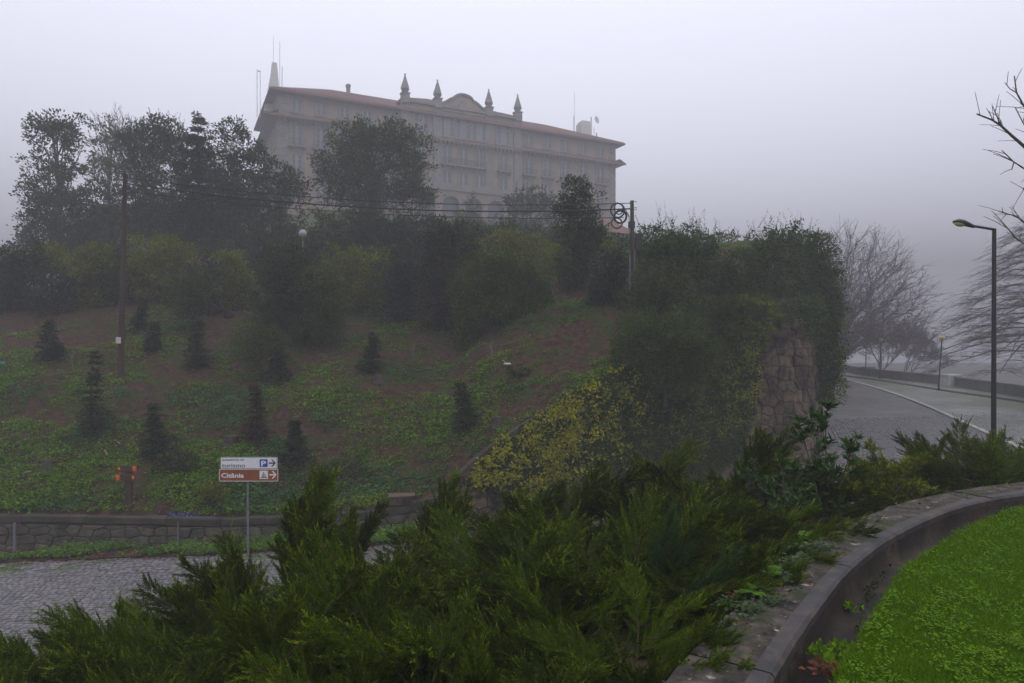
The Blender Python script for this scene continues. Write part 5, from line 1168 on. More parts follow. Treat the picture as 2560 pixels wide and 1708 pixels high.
# broad-leaved shrubs standing on the coping side
def leafy(name, label, px, top, bot, d, stems, spread, leaf, mat, seed, nl=26, asp=.30):
    r_ = np.random.default_rng(seed); B = P(px, bot, d); h = (bot - top) / F * d; o = empty(name, B, label, 'shrub'); g = MB(); pos = []; dv = []; ll = []
    for s_ in range(stems):
        a = r_.uniform(0, 6.28); L = h * (1 if s_ == 0 else r_.uniform(.45, .95)); o_ = Vector((cos(a), sin(a), 0)) * spread * (0.05 if s_ == 0 else r_.uniform(.25, 1))
        pts = [Vector((0, 0, 0)), o_ * .5 + Vector((0, 0, L * .45)), o_ * .9 + Vector((0, 0, L * .8)), o_ + Vector((r_.normal() * .03, 0, L))]
        g.tube(pts, [.011, .008, .005, .003], 4, cap=False)
        P4 = np.array([tuple(p) for p in pts])
        for side in range(int(5 + L * 7) + 1):
            q = r_.uniform(.2, 1); p = np.array([np.interp(q * 3, range(4), P4[:, k]) for k in range(3)]); aa = r_.uniform(0, 6.28); sl = spread * r_.uniform(.35, .9) * (1.15 - q)
            ax = np.array([cos(aa), sin(aa), r_.uniform(.35, 1.0)]); ax /= np.linalg.norm(ax); g.tube([tuple(p), tuple(p + ax * sl)], [.004, .002], 3, cap=False)
            m_ = max(int(nl * (sl + .08) / .35), 6); u = r_.uniform(.15, 1, m_); pos.append(p + ax * (u[:, None] * sl)); dv.append(unit(ax * .6 + r_.normal(size=(m_, 3)) * [.8, .8, .4] + [0, 0, .35])); ll.append(leaf * r_.uniform(.6, 1.2, m_))
        m_ = 14; u = r_.uniform(.75, 1.02, m_); pos.append(np.stack([np.interp(u * 3, range(4), P4[:, k]) for k in range(3)], 1)); dv.append(unit(r_.normal(size=(m_, 3)) * [.7, .7, .3] + [0, 0, .8])); ll.append(leaf * r_.uniform(.6, 1.1, m_))
    pos = np.concatenate(pos); dv = np.concatenate(dv); ll = np.concatenate(ll)
    V, Q = leaf_arrays(pos, dv, unit(r_.normal(size=pos.shape) * .5 + [0, 0, 1]), ll, ll * asp, .06)
    link(bpy.data.objects.new('leaves', np_mesh('leaves', V, Q, M[mat])), o); g.build('stems', M['twig'], o); return o
leafy('laurel_shrub', 'tall young laurel shrub with long glossy leaves in front of the rounded wall end', 2068, 1003, 1330, 7.4, 7, .38, .10, 'laurel', 1, 30)
leafy('laurel_shrub', 'lower leafy laurel shoots between the juniper and the tall laurel', 1960, 1150, 1330, 7.3, 7, .45, .085, 'laurel', 2, 26)
leafy('young_shrub', 'young shrub with yellow-green shoot tips beside the tall laurel', 2190, 1112, 1300, 7.7, 9, .5, .075, 'yellowish', 3, 28)
leafy('young_shrub', 'low yellow-green shoots at the edge of the far coping', 2280, 1205, 1290, 7.6, 8, .42, .06, 'yellowish', 4, 24)
leafy('young_shrub', 'small light green shoots rising through the juniper below the stone face', 1890, 1155, 1290, 7.9, 6, .4, .07, 'laurel', 5, 22)
# ferns, ivy and dead leaves on the coping
def fern(label, px, py, d, L, n, seed, mat='fern'):
    r_ = np.random.default_rng(seed); B = P(px, py, d); o = empty('fern', B, label, 'fern'); pos = []; dv = []; ll = []
    for i in range(n):
        a = r_.uniform(0, 6.28); e = r_.uniform(.25, .8); t = np.linspace(.1, 1, 18)
        c = np.stack([np.cos(a) * t * L, np.sin(a) * t * L, e * L * t * (1 - .75 * t)], 1); tg = np.array([cos(a), sin(a), .1]); sd = np.array([-sin(a), cos(a), 0])
        for s_ in (-1, 1): pos.append(c); dv.append(np.tile(sd * s_ + tg * .45, (18, 1))); ll.append(L * .34 * np.sin(np.pi * np.minimum(t * .9 + .12, 1)) + .008)
    pos = np.concatenate(pos); dv = unit(np.concatenate(dv)); ll = np.concatenate(ll)
    V, Q = leaf_arrays(pos, dv, np.tile([0, 0, 1.0], (len(pos), 1)), ll, ll * .28 + .003, .02)
    link(bpy.data.objects.new('fronds', np_mesh('fronds', V, Q, M[mat])), o)
fern('yellow-green fern at the edge of the coping below the laurel shrub', 2030, 1345, 5.75, .13, 7, 1)
fern('bright fern beside the dead leaves on the coping', 1880, 1480, 4.35, .11, 6, 2)
fern('green fern between the ivy and the juniper', 1920, 1430, 4.7, .12, 5, 3)
def ivy(label, pts, n, spread, seed, mat='ivy', leaf=.03, name='ivy_patch', cat='ivy'):
    r_ = np.random.default_rng(seed); pos = []
    for i in range(n):
        k = r_.integers(len(pts) - 1); t = r_.random(); a, c = pts[k], pts[k + 1]; px = a[0] + (c[0] - a[0]) * t; py = a[1] + (c[1] - a[1]) * t; d = -ZC * F / (py - HY)
        p = P(px, py, d); pos.append((p.x + r_.normal() * spread, p.y + r_.normal() * spread * .7, ZC + .012 + abs(r_.normal()) * .02))
    pos = np.array(pos); m_ = len(pos); aa = r_.uniform(0, 6.28, m_); d = unit(np.stack([np.cos(aa), np.sin(aa), r_.uniform(-.1, .3, m_)], 1))
    L = leaf * r_.uniform(.6, 1.3, m_); V, Q = leaf_arrays(pos, d, unit(r_.normal(size=(m_, 3)) * .35 + [0, 0, 1]), L, L * .9, .05)
    o = np_mesh(name, V, Q, M[mat]); pr(link(bpy.data.objects.new(name, o)), label, kind='stuff')
ivy('ivy trailing over the coping below the yellow-green fern', [(1990, 1375), (2070, 1370), (2010, 1400), (1960, 1420)], 420, .05, 1)
ivy('ivy creeping from the bank onto the middle of the coping', [(1880, 1450), (1950, 1440), (1985, 1455), (1900, 1470)], 330, .045, 2, leaf=.026)
ivy('ivy around the dead leaves at the near end of the coping', [(1800, 1520), (1880, 1490), (1950, 1510), (1870, 1530), (1850, 1555)], 420, .045, 3, leaf=.024)
ivy('orange and red dead leaves caught in the ivy on the coping', [(1800, 1500), (1840, 1480), (1860, 1495)], 22, .035, 4, 'dead_leaf', .045, 'dead_leaves', 'leaves')
# debris and weeds in the gutter
r_ = np.random.default_rng(9); 
def gutter_bits(label, pts, n, spread, mat, leaf, name, cat, seed, z=-.2, upz=.4):
    r_ = np.random.default_rng(seed); pos = []
    for i in range(n):
        k = r_.integers(len(pts) - 1); t = r_.random(); a, c = pts[k], pts[k + 1]; px = a[0] + (c[0] - a[0]) * t; py = a[1] + (c[1] - a[1]) * t; d = -(ZC + z) * F / (py - HY)
        p = P(px, py, d); pos.append((p.x + r_.normal() * spread, p.y + r_.normal() * spread, ZC + z + abs(r_.normal()) * .012 + upz * .02))
    pos = np.array(pos); m_ = len(pos); d = unit(r_.normal(size=(m_, 3)) * [1, 1, .5] + [0, 0, upz]); L = leaf * r_.uniform(.5, 1.3, m_)
    V, Q = leaf_arrays(pos, d, unit(r_.normal(size=(m_, 3)) + [0, 0, 1]), L, L * .6); pr(link(bpy.data.objects.new(name, np_mesh(name, V, Q, M[mat]))), label, kind='stuff')
gutter_bits('small weed with light leaves growing in the wet gutter', [(2110, 1520), (2130, 1530)], 60, .03, 'weed', .04, 'gutter_weed', 'weed', 1, -.22, .8)
gutter_bits('clump of green weeds where the gutter meets the near lawn edge', [(2050, 1650), (2120, 1640), (2140, 1690)], 420, .05, 'weed', .045, 'gutter_weed', 'weed', 2, -.14, .9)
gutter_bits('dark dead leaves below the clump of gutter weeds', [(2060, 1680), (2140, 1700)], 120, .04, 'dead_leaf', .05, 'dead_leaves', 'leaves', 3, -.12, .2)
gutter_bits('dark moss crumbs strewn along the floor of the gutter', [(2135, 1590), (2170, 1500), (2175, 1480), (2215, 1430), (2235, 1390)], 150, .015, 'creeper_dark', .03, 'moss_crumbs', 'moss', 4, -.225, .2)

# ------------------------------------------------------------ weeds and litter on the slope, verge and cobbles
def weeds():
    pts = []; tr = 0; r_ = np.random.default_rng(77)
    while len(pts) < 27500 and tr < 600000:
        tr += 1; d = 19.5 + 17 * r_.random() ** 1.25; x = r_.uniform(-.80, .36) * d
        if d < Wy(x) + .25: continue
        m_ = mnoise.fractal(Vector((x * .28, d * .38, 4.0)), 1, 2, 4) + .5 * mnoise.noise(Vector((x * 1.5, d * 1.9, 7))) 
        low = (H(x, d, False) + 5.2) / 7.5
        th = -.40 + .42 * sm(low) + (.10 if x > 0 else 0)
        if m_ + r_.normal() * .08 > th: pts.append((x, d, m_ - th))
    pts = np.array(pts); n = len(pts); k = 8; z = np.array([H(a, b) for a, b, _ in pts])
    sz = np.clip(.5 + pts[:, 2] * .9, .5, 1.2) * np.random.default_rng(3).uniform(.7, 1.3, n); 
    base = np.stack([pts[:, 0], pts[:, 1], z], 1); B3 = np.repeat(base, k, 0); S3 = np.repeat(sz, k)
    off = r_.normal(size=(n * k, 3)) * np.array([.085, .085, 0]) * S3[:, None]; h = np.abs(r_.normal(size=n * k)) * .055 * S3 + .012
    pos = B3 + off; pos[:, 2] += h
    dv = unit(r_.normal(size=(n * k, 3)) * [1, 1, .35] + np.array([0, -.1, .25])); L = .080 * S3 * r_.uniform(.6, 1.3, n * k)
    V, Q = leaf_arrays(pos, dv, unit(r_.normal(size=(n * k, 3)) * .5 + [0, 0, 1]), L, L * .62)
    hue = np.array([mnoise.noise(Vector((a * .35 + 9, b * .5, 1))) for a, b, _ in pts]); mi = np.repeat((hue + r_.normal(size=n) * .12 > .12).astype(int), k)
    return np_mesh('weeds', V, Q, [M['weed'], M['weed_blue']], mi)
pr(link(bpy.data.objects.new('weeds', weeds())), 'low green weeds in patches over the mulched slope', kind='stuff')
def litter():
    r_ = np.random.default_rng(78); n = 16000; d = 19.6 + 16 * r_.random(n) ** 1.2; x = r_.uniform(-.8, .36, n) * d; ok = np.array([b > Wy(a) + .1 for a, b in zip(x, d)]); x, d = x[ok], d[ok]
    z = np.array([H(a, b) for a, b in zip(x, d)]) + .012; n = len(x); a = r_.uniform(0, 6.28, n); dv = unit(np.stack([np.cos(a), np.sin(a), r_.normal(size=n) * .35], 1))
    L = r_.uniform(.05, .17, n); V, Q = leaf_arrays(np.stack([x, d, z], 1), dv, unit(r_.normal(size=(n, 3)) * .4 + [0, 0, 1]), L, r_.uniform(.012, .035, n), .0)
    m = leafmat('mulch_chips', (.03, .016, .012), (.09, .05, .035), (.20, .13, .085), trans=0, f2=.98); return np_mesh('mulch_chips', V, Q, m)
pr(link(bpy.data.objects.new('mulch_chips', litter())), 'brown bark chips and twigs scattered over the slope', kind='stuff')
def verge_weeds():
    r_ = np.random.default_rng(79); pts = []
    while len(pts) < 2600:
        x = r_.uniform(-15.5, -1.5); t = r_.random() ** .8; y = Wy(x) - .95 * t - .03
        m_ = mnoise.fractal(Vector((x * .45, y * 2, 2)), 1, 2, 3) + (x + 12.2) * .06
        if m_ + r_.normal() * .1 > t * .35 - .06: pts.append((x, y, t))
    pts = np.array(pts); n = len(pts); k = 10; z = np.array([zroad(a, Wy(a)) for a, _, _ in pts]) + .03 + .08 * (1 - pts[:, 2])
    pos = np.repeat(np.stack([pts[:, 0], pts[:, 1], z], 1), k, 0) + r_.normal(size=(n * k, 3)) * [.07, .05, .0]; pos[:, 2] += np.abs(r_.normal(size=n * k)) * .07 + .01
    dv = unit(r_.normal(size=(n * k, 3)) * [1, 1, .35] + np.array([0, -.25, .2])); L = .065 * r_.uniform(.6, 1.3, n * k)
    V, Q = leaf_arrays(pos, dv, unit(r_.normal(size=(n * k, 3)) * .5 + [0, -.3, 1]), L, L * .65); mi = (np.repeat(r_.random(n), k) > .5).astype(int)
    return np_mesh('verge_weeds', V, Q, [M['weed'], M['weed_blue']], mi)
pr(link(bpy.data.objects.new('verge_weeds', verge_weeds())), 'green weeds growing along the foot of the low wall', kind='stuff')
def verge_litter():
    r_ = np.random.default_rng(80); n = 1500; x = r_.uniform(-15.5, -2, n); t = r_.random(n); y = np.array([Wy(a) for a in x]) - .1 - 1.1 * t; z = np.array([zroad(a, b) for a, b in zip(x, y)]) + .03 + .07 * (1 - t)
    a = r_.uniform(0, 6.28, n); dv = unit(np.stack([np.cos(a), np.sin(a), r_.normal(size=n) * .3 + .1], 1)); L = r_.uniform(.04, .10, n); V, Q = leaf_arrays(np.stack([x, y, z], 1), dv, unit(r_.normal(size=(n, 3)) * .5 + [0, 0, 1]), L, L * .5)
    return np_mesh('fallen_leaves', V, Q, M['dead_leaf'])
pr(link(bpy.data.objects.new('fallen_leaves', verge_litter())), 'reddish fallen leaves along the verge of the cobbled road', kind='stuff')
def moss_joints():
    r_ = np.random.default_rng(81); pts = []
    while len(pts) < 900:
        x = r_.uniform(-15, -4); y = Wy(x) - r_.uniform(1.0, 2.2) - .0
        if mnoise.noise(Vector((x * .7, y * 2.5, 5))) - (x + 15) * .03 > .02: pts.append((x, y, zroad(x, y) + .008))
    p = np.repeat(np.array(pts), 6, 0) + r_.normal(size=(5400, 3)) * [.05, .03, .004]; dv = unit(r_.normal(size=(5400, 3)) + [0, 0, .8]); L = r_.uniform(.02, .045, 5400); V, Q = leaf_arrays(p, dv, rdirs(5400, r_), L, L * .5)
    return np_mesh('joint_moss', V, Q, M['weed'])
pr(link(bpy.data.objects.new('joint_moss', moss_joints())), 'moss in the rough cobble joints at the edge of the road', kind='stuff')
# yellow flowers in the weeds
r_ = np.random.default_rng(82); pp = []
for i in range(34):
    q = hit(r_.uniform(880, 960), r_.uniform(1245, 1275)); pp.append((q.x, q.y, q.z + .1))
for x, y in [(-11.3, 18.7), (-10.2, 18.5), (-9.3, 18.6), (-7.9, 18.6), (-12.9, 18.9), (-6.6, 18.5), (-4.3, 18.8)]: pp.append((x, y, zroad(x, y) + .18))
pp = np.repeat(np.array(pp), 6, 0) + r_.normal(size=(len(pp) * 6, 3)) * .02; V, Q = leaf_arrays(pp, rdirs(len(pp), r_), rdirs(len(pp), r_), np.full(len(pp), .04), np.full(len(pp), .03))
pr(link(bpy.data.objects.new('yellow_flowers', np_mesh('yellow_flowers', V, Q, M['flower_yellow']))), 'small yellow flowers among the weeds of slope and verge', kind='stuff')
# ------------------------------------------------------------ poles, cables, signs, lamps
def text_mesh(body, size, mat, bold=0.0, ext=.002):
    c = bpy.data.curves.new('lettering', 'FONT'); c.body = body; c.size = size; c.extrude = ext; c.offset = bold; c.resolution_u = 3
    o = bpy.data.objects.new('lettering_tmp', c); scene.collection.objects.link(o)
    dg = bpy.context.evaluated_depsgraph_get(); me = bpy.data.meshes.new_from_object(o.evaluated_get(dg)); bpy.data.objects.remove(o); me.materials.clear(); me.materials.append(mat); return me
def put_text(body, x, z, w, size, mat, parent, y=-.004, bold=0, name='lettering'):
    me = text_mesh(body, size, mat, bold); xs_ = [v.co.x for v in me.vertices]; k = w / (max(xs_) - min(xs_)); x0 = min(xs_)
    o = link(bpy.data.objects.new(name, me), parent); o.rotation_euler = (R(90), 0, 0); o.location = (x - x0 * k, y, z); o.scale = (k, 1, 1); return o
# road sign
d = 18.3; SB = P(618, 1385, d); SB.z = zroad(SB.x, SB.y); S = d / F
sign = empty('road_sign', SB, 'road sign of a white coach-parking panel over a brown panel on a grey post', 'sign')
sx0 = (552 - 618) * S; sx1 = (695 - 618) * S; zt = (HY - 1143) * S - SB.z; zm = (HY - 1172.5) * S - SB.z; zb = (HY - 1203) * S - SB.z
def panel(x0, x1, z0, z1, mat, name, edge):
    b = MB(); b.box(x0, x1, -.03, 0, z0, z1); o = b.build(name, mat, sign)
    e = MB(); w = .012
    for a in ((x0, x1, z0, z0 + w), (x0, x1, z1 - w, z1), (x0, x0 + w, z0 + w, z1 - w), (x1 - w, x1, z0 + w, z1 - w)): e.box(a[0], a[1], -.034, -.03, a[2], a[3])
    e.build('panel_border', edge, o); return o
wp = panel(sx0, sx1 - .01, zm + .005, zt, M['white_paint'], 'white_panel', M['steel'])
bp_ = panel(sx0 - .03, sx1 + .01, zb, zm - .005, M['brown_paint'], 'brown_panel', M['sign_white'])
px2 = lambda px: (px - 618) * S
pz2 = lambda py: (HY - py) * S - SB.z
put_text('autocarros de', px2(556.5), pz2(1151.5), px2(611) - px2(556.5), .085, M['sign_black'], wp, -.034)
put_text('turismo', px2(556), pz2(1168.5), px2(614) - px2(556), .165, M['sign_black'], wp, -.034)
put_text('Citânia', px2(554.5), pz2(1193.5), px2(610.5) - px2(554.5), .165, M['sign_white'], bp_, -.034, bold=.004)
def arrow(x0, x1, zc, h, mat, parent, t):
    b = MB(); b.box(x0, x1 - t * .9, -.037, -.033, zc - t / 2, zc + t / 2)
    for s_ in (-1, 1): b.prism([(x1 - h * .55 - t * .6, zc + s_ * h / 2), (x1 - h * .55 + t * .5, zc + s_ * h / 2), (x1, zc), (x1 - t * 1.25, zc)][::s_], -.0372 - .0002 * s_, -.0332, axis='y')
    b.build('arrow', mat, parent)
arrow(px2(673.5), px2(690.5), pz2(1157.5), .19, M['sign_black'], wp, .034)
arrow(px2(674.5), px2(692.5), pz2(1186.5), .20, M['sign_white'], bp_, .036)
b = MB(); b.box(px2(650), px2(670), -.036, -.032, pz2(1167), pz2(1148)); pq = b.build('parking_symbol', M['sign_blue'], wp)
put_text('P', px2(654), pz2(1164.5), px2(666.5) - px2(654), .19, M['sign_white'], pq, -.038, bold=.006)
b = MB(); b.box(px2(650), px2(671), -.036, -.032, pz2(1197), pz2(1176.5)); mq = b.build('monument_symbol', M['sign_white'], bp_)
b = MB(); Z0 = pz2(1194)
b.box(px2(652.5), px2(669.5), -.039, -.0365, Z0, Z0 + .02)
for x, w, h in ((657, .014, .10), (660, .018, .15), (662.6, .008, .12), (665.5, .012, .075)): b.box(px2(x) - w / 2, px2(x) + w / 2, -.0392, -.0364, Z0 + .021, Z0 + h)
b.box(px2(662.9), px2(665.2), -.0388, -.0366, Z0 + .072, Z0 + .084)
b.build('monument_drawing', M['sign_black'], mq)
b = MB(); b.tube([(0.01, .03, -.3), (0, .03, zt - .03)], .028, 10); b.build('post', M['steel'], sign)
for z in (zt - .12, zb + .12): b = MB(); b.box(-.07, .07, .0, .068, z - .02, z + .02); b.build('clamp', M['steel'], sign)
# hiking trail signpost
q = Vector((0, 0, 0)); d = 19.95; k = d / F; B = P(322, 1302, d); B.z = H(B.x, B.y)
tp = empty('trail_signpost', B, 'dark wooden trail signpost with two arrow boards marked in red and yellow', 'signpost')
b = MB(); b.box(-.085, .085, -.07, .07, -.2, (1302 - 1204) * k * 1.0); b.build('post', M['trail_board'], tp)
for (x0, x1, y0, y1, dr, lab) in ((298, 348, 1201, 1215.5, -1, 'upper'), (294, 344.5, 1222.5, 1238, 1, 'lower')):
    xa, xb, za, zb_ = (x0 - 322) * k, (x1 - 322) * k, (1302 - y1) * k, (1302 - y0) * k; zc = (za + zb_) / 2
    poly = [(xa, za), (xb - (.07 if dr > 0 else 0), za), (xb, zc) if dr > 0 else (xb, za + .001), (xb - (.07 if dr > 0 else 0), zb_), (xa, zb_)]
    if dr < 0: poly = [(xa, zc), (xa + .07, za), (xb, za), (xb, zb_), (xa + .07, zb_)]
    b = MB(); b.prism(poly, -.13, -.072, axis='y'); bo = b.build('board', M['trail_board'], tp)
    w = .145; ex = (xa, xa + w) if dr > 0 else (xb - w, xb)
    b = MB(); b.box(ex[0] + .004, ex[1], -.134, -.13, za + .006, zb_ - .006); ro = b.build('red_plate', M['trail_red'], bo)
    put_text('PR', ex[0] + .03, zc + .005, .085, .085, M['trail_yellow'], ro, -.136, bold=.002); put_text('9', ex[0] + .055, za + .018, .035, .07, M['trail_yellow'], ro, -.136, bold=.002)
    tipx = xb if dr > 0 else xa; s_ = dr
    b = MB(); b.prism([(tipx - s_ * .008, zc), (tipx - s_ * .075, za + .012), (tipx - s_ * .105, za + .012), (tipx - s_ * .105, zb_ - .012), (tipx - s_ * .075, zb_ - .012)], -.134, -.13, axis='y'); ar = b.build('arrow_tip', M['trail_red'], bo)
    b = MB(); b.prism([(tipx - s_ * .02, zc), (tipx - s_ * .085, zc - .035), (tipx - s_ * .085, zc + .035)], -.137, -.1345, axis='y'); b.build('arrow_mark', M['trail_yellow'], ar)

# wooden pole uphill, with notice
q = hit(301, 945); d1 = q.y; k = d1 / F
pole1 = empty('wooden_pole', q, 'brown wooden cable pole with a small white notice on the planted slope', 'pole')
T1 = P(313, 434, d1) - q
b = MB(); b.tube([(0, 0, -.4), tuple(T1 * .5), tuple(T1)], [.115, .10, .078], 10); b.build('shaft', M['pole_wood'], pole1)
c = P(299.5, 851, d1) - q; b = MB(); b.prism([(cos(a) * .14, sin(a) * .14) for a in np.linspace(pi * 1.2, pi * 1.8, 6)] + [(cos(a) * .125, sin(a) * .125) for a in np.linspace(pi * 1.8, pi * 1.2, 6)], c.z - .12, c.z + .12); o = b.build('notice', M['paper'], pole1); o.location = (c.x, 0, 0)
for py in (459, 470): c = P(309, py, d1) - q; b = MB(); b.lathe([(0, -.04), (.04, -.04), (.05, 0), (.03, .05), (0, .05)], (c.x - .06, -.1, c.z), 8); b.build('insulator', M['paper'], pole1)
for py in (448, 462, 478): c = P(313, py, d1) - q; b = MB(); b.box(c.x - .02, c.x + .2, -.03, .03, c.z - .02, c.z + .02); b.build('cable_bracket', M['steel'], pole1)
pole1w = q
# pole with cable coils
d2 = 25.6; q2 = P(1583, 860, d2); q2.z = H(q2.x, q2.y)
pole2 = empty('utility_pole', q2, 'weathered utility pole with steel conduits and a junction box behind the tall wall', 'pole')
T2 = P(1580, 502, d2) - q2
b = MB(); b.tube([(0, 0, -.4), tuple(T2 * .6), tuple(T2)], [.085, .08, .072], 10); b.build('shaft', M['pole_grey'], pole2)
def onp(px, py): return P(px, py, d2) - q2
b = MB(); c = onp(1579, 563); b.box(c.x - .11, c.x + .11, -.12, .1, c.z - .12, c.z + .12); b.build('clamp_box', M['lamp_head'], pole2)
for px in (1573.5, 1585.5): 
    c = onp(px, 600); b = MB(); b.tube([(onp(px, 625).x, -.10, onp(0, 625).z), (c.x, -.10, .2)], .022, 6); b.build('conduit', M['steel'], pole2)
b = MB(); c = onp(1597, 605); b.box(c.x - .11, c.x + .11, -.1, .08, c.z - .3, c.z + .3); b.build('junction_box', M['lamp_metal'], pole2)
for px, a_, y_ in ((1571, 1572, -.12), (1574, 1575, -.13)):
    b = MB(); b.tube([onp(1561, 525) + Vector((0, y_, 0)), onp(px, 545) + Vector((0, y_, 0)), onp(a_, 580) + Vector((0, y_, 0)), onp(a_ + 2, 640) + Vector((0, y_, 0))], .012, 5); b.build('drop_cable', M['cable'], pole2)
b = MB(); b.tube([onp(1588, 537), onp(1594, 552), onp(1600, 575)], .012, 4); b.build('drop_cable', M['steel'], pole2)
for py in (505, 520, 525): c = onp(1587, py); b = MB(); b.tube([(c.x - .03, 0, c.z), (c.x + .05, -.03, c.z + .02), (c.x + .06, -.03, c.z - .03)], .012, 5); b.build('hook', M['steel'], pole2)
# cables between the poles
def cable(label, p0, p1, sag, r_):
    pts = [p0.lerp(p1, t) - Vector((0, 0, sag * 4 * t * (1 - t))) for t in np.linspace(0, 1, 40)]
    b = MB(); b.tube(pts, r_, 5); o = b.build('overhead_cable', M['cable']); pr(o, label, 'cable', 'cables strung between the two poles')
cable('topmost of the three overhead cables, ending at the pole tips', P(316, 444, d1), P(1577, 508, d2), .42, .016)
cable('middle and thickest of the three overhead cables', P(318, 459, d1), P(1577, 522, d2), .46, .026)
cable('lowest of the three overhead cables, meeting the cable coils', P(318, 478, d1), P(1560, 544, d2), .36, .014)
q = hit(80, 935); b = MB(); b.tube([P(311, 470, d1), q], .005, 4); pr(b.build('guy_wire', M['steel']), 'thin guy wire running from the wooden pole down to the slope', 'wire')
def coil(label, px, py, rpx, rpy, turns, r_, tilt):
    k = d2 / F; c = P(px, py, d2 - .14); b = MB(); rr = np.random.default_rng(int(px)); pts = []
    n = 28 * turns
    for i in range(n + 1):
        a = i / 28 * 2 * pi; w = 1 + .045 * math.sin(i / 28 * 2.2) ; pts.append((c.x + cos(a) * rpx * k * w, c.y + .03 * math.sin(i * .21) + tilt * cos(a) * .1, c.z + sin(a) * rpy * k * w))
    b.tube(pts, r_, 5); pr(b.build('cable_coil', M['cable']), label, 'cable coil', 'spare cable coils hanging from the cables')
coil('largest thin coil of black cable, hanging highest beside the utility pole', 1544, 526, 17, 18, 3, .024, .2)
coil('thickest coil of black cable, in the middle of the hanging coils', 1551, 542, 14.5, 15.5, 8, .030, -.2)
coil('small thin coil of black cable, inside the largest coil', 1547, 522, 11, 14, 2, .016, .4)
coil('lowest coil of black cable, hanging below the others', 1542, 558, 13, 13, 3, .022, 0)

# tall street lamp
d = 15.2; B = P(2484, 1190, d); B.z = bankz(B.x, B.y) if B.y < Ry(B.x) else zroad(B.x, B.y); k = d / F
sl = empty('street_lamp', B, 'tall dark street lamp with a single arm over the road', 'street lamp')
top = P(2486, 572, d) - B
b = MB(); b.box(-.0, 0, 0, 0, 0, 0) if False else None
b.tube([(0, 0, 0), (0, 0, 1.0), (top.x * .9, 0, top.z)], [.062, .055, .042], 12); b.lathe([(.15, 0), (.15, .03), (.09, .06), (.062, .3)], (0, 0, 0), 12); b.build('pole', M['lamp_metal'], sl)
a0 = P(2489, 572, d) - B; a1 = P(2432, 565, d) - B
b = MB(); b.tube([(a0.x, 0, a0.z - .02), (a1.x, 0, a1.z)], .030, 8); b.build('arm', M['lamp_metal'], sl)
b = MB(); rows = []
ang = atan2((P(2435, 566, d) - P(2383, 556, d)).z, (P(2435, 566, d) - P(2383, 556, d)).x)
for t, w, u, dn in ((0, .01, .005, .0), (.06, .07, .035, .01), (.2, .13, .075, .02), (.4, .14, .085, .03), (.62, .11, .062, .035), (.85, .07, .035, .04), (1, .05, .025, .045), (1.0, .01, .005, .0)):
    x = -.49 * (1 - t); rows.append([(x, w * cos(a), (u if sin(a) > 0 else dn) * sin(a)) for a in np.linspace(0, 2 * pi, 17)])
b.grid(rows); h = b.build('lamp_head', M['lamp_head'], sl, smooth=True); hp = P(2436, 566, d) - B; h.location = hp; h.rotation_euler = (0, -ang * 1.2, 0)
b = MB(); b.grid([[(-.33 + .12 * sin(e) * cos(a), .095 * sin(e) * sin(a), -.015 - .065 * cos(e)) for a in np.linspace(0, 2 * pi, 17)] for e in np.linspace(0, pi / 2, 6)]); b.build('lens', M['globe_yellow'], h, smooth=True)

# globe lamps
def globe_lamp(label, px, pyg, pyb, rpx, gm, pm, d, group, lean=0, n_h=1.0, zb=None):
    k = d / F; B = P(px, pyb, d)
    if zb is not None: B.z = zb
    o = empty('globe_lamp', B, label, 'lamp', group); h = (HY - pyg) * k - B.z; r_ = rpx * k; lx = lean * k
    b = MB(); b.tube([(0, 0, 0), (lx * .5, 0, h * .5), (lx, 0, h - r_ * .95)], [.06, .045, .04], 8); b.lathe([(.1, 0), (.1, .12), (.06, .2)], (0, 0, 0), 8); b.build('pole', pm, o)
    b = MB(); b.lathe([(.05, -r_ * 1.12), (.09, -r_ * .98), (.06, -r_ * .8)], (lx, 0, h), 8); b.build('collar', pm, o)
    b = MB(); b.lathe([(r_ * sin(e), -r_ * cos(e)) for e in np.linspace(.25, pi, 12)], (lx, 0, h), 16); b.build('globe', gm, o, smooth=True); return o
G = 'yellow globe lamps along the pavement'
globe_lamp('yellow globe lamp nearest, beside the pale stone pier', 2346, 845, 974, 6.4, M['globe_yellow'], M['lamp_metal'], 47, G, 9, zb=zroad(29.3, 47) + .1)
globe_lamp('yellow globe lamp in front of the start of the parapet', 2199, 850, 951, 5.0, M['globe_yellow'], M['lamp_metal'], 60, G, 3, zb=zroad(32.4, 60) + .1)
globe_lamp('yellow globe lamp standing by the tree trunks at the end of the pavement', 2164, 859, 945, 4.3, M['globe_yellow'], M['lamp_metal'], 68, G, 2, zb=zroad(35, 68))
globe_lamp('faintest yellow globe lamp, half behind another lamp pole', 2197, 865, 940, 3.0, M['globe_yellow'], M['lamp_metal'], 92, G, 0, zb=-2.9)
q = hit(757, 640, 30); globe_lamp('grey globe lamp rising above the big rounded evergreen bush', 757, 585, 680, 10.5, M['globe_clear'], M['steel'], 34, None, 0, zb=H(*(P(757, 600, 34).x, 34)))

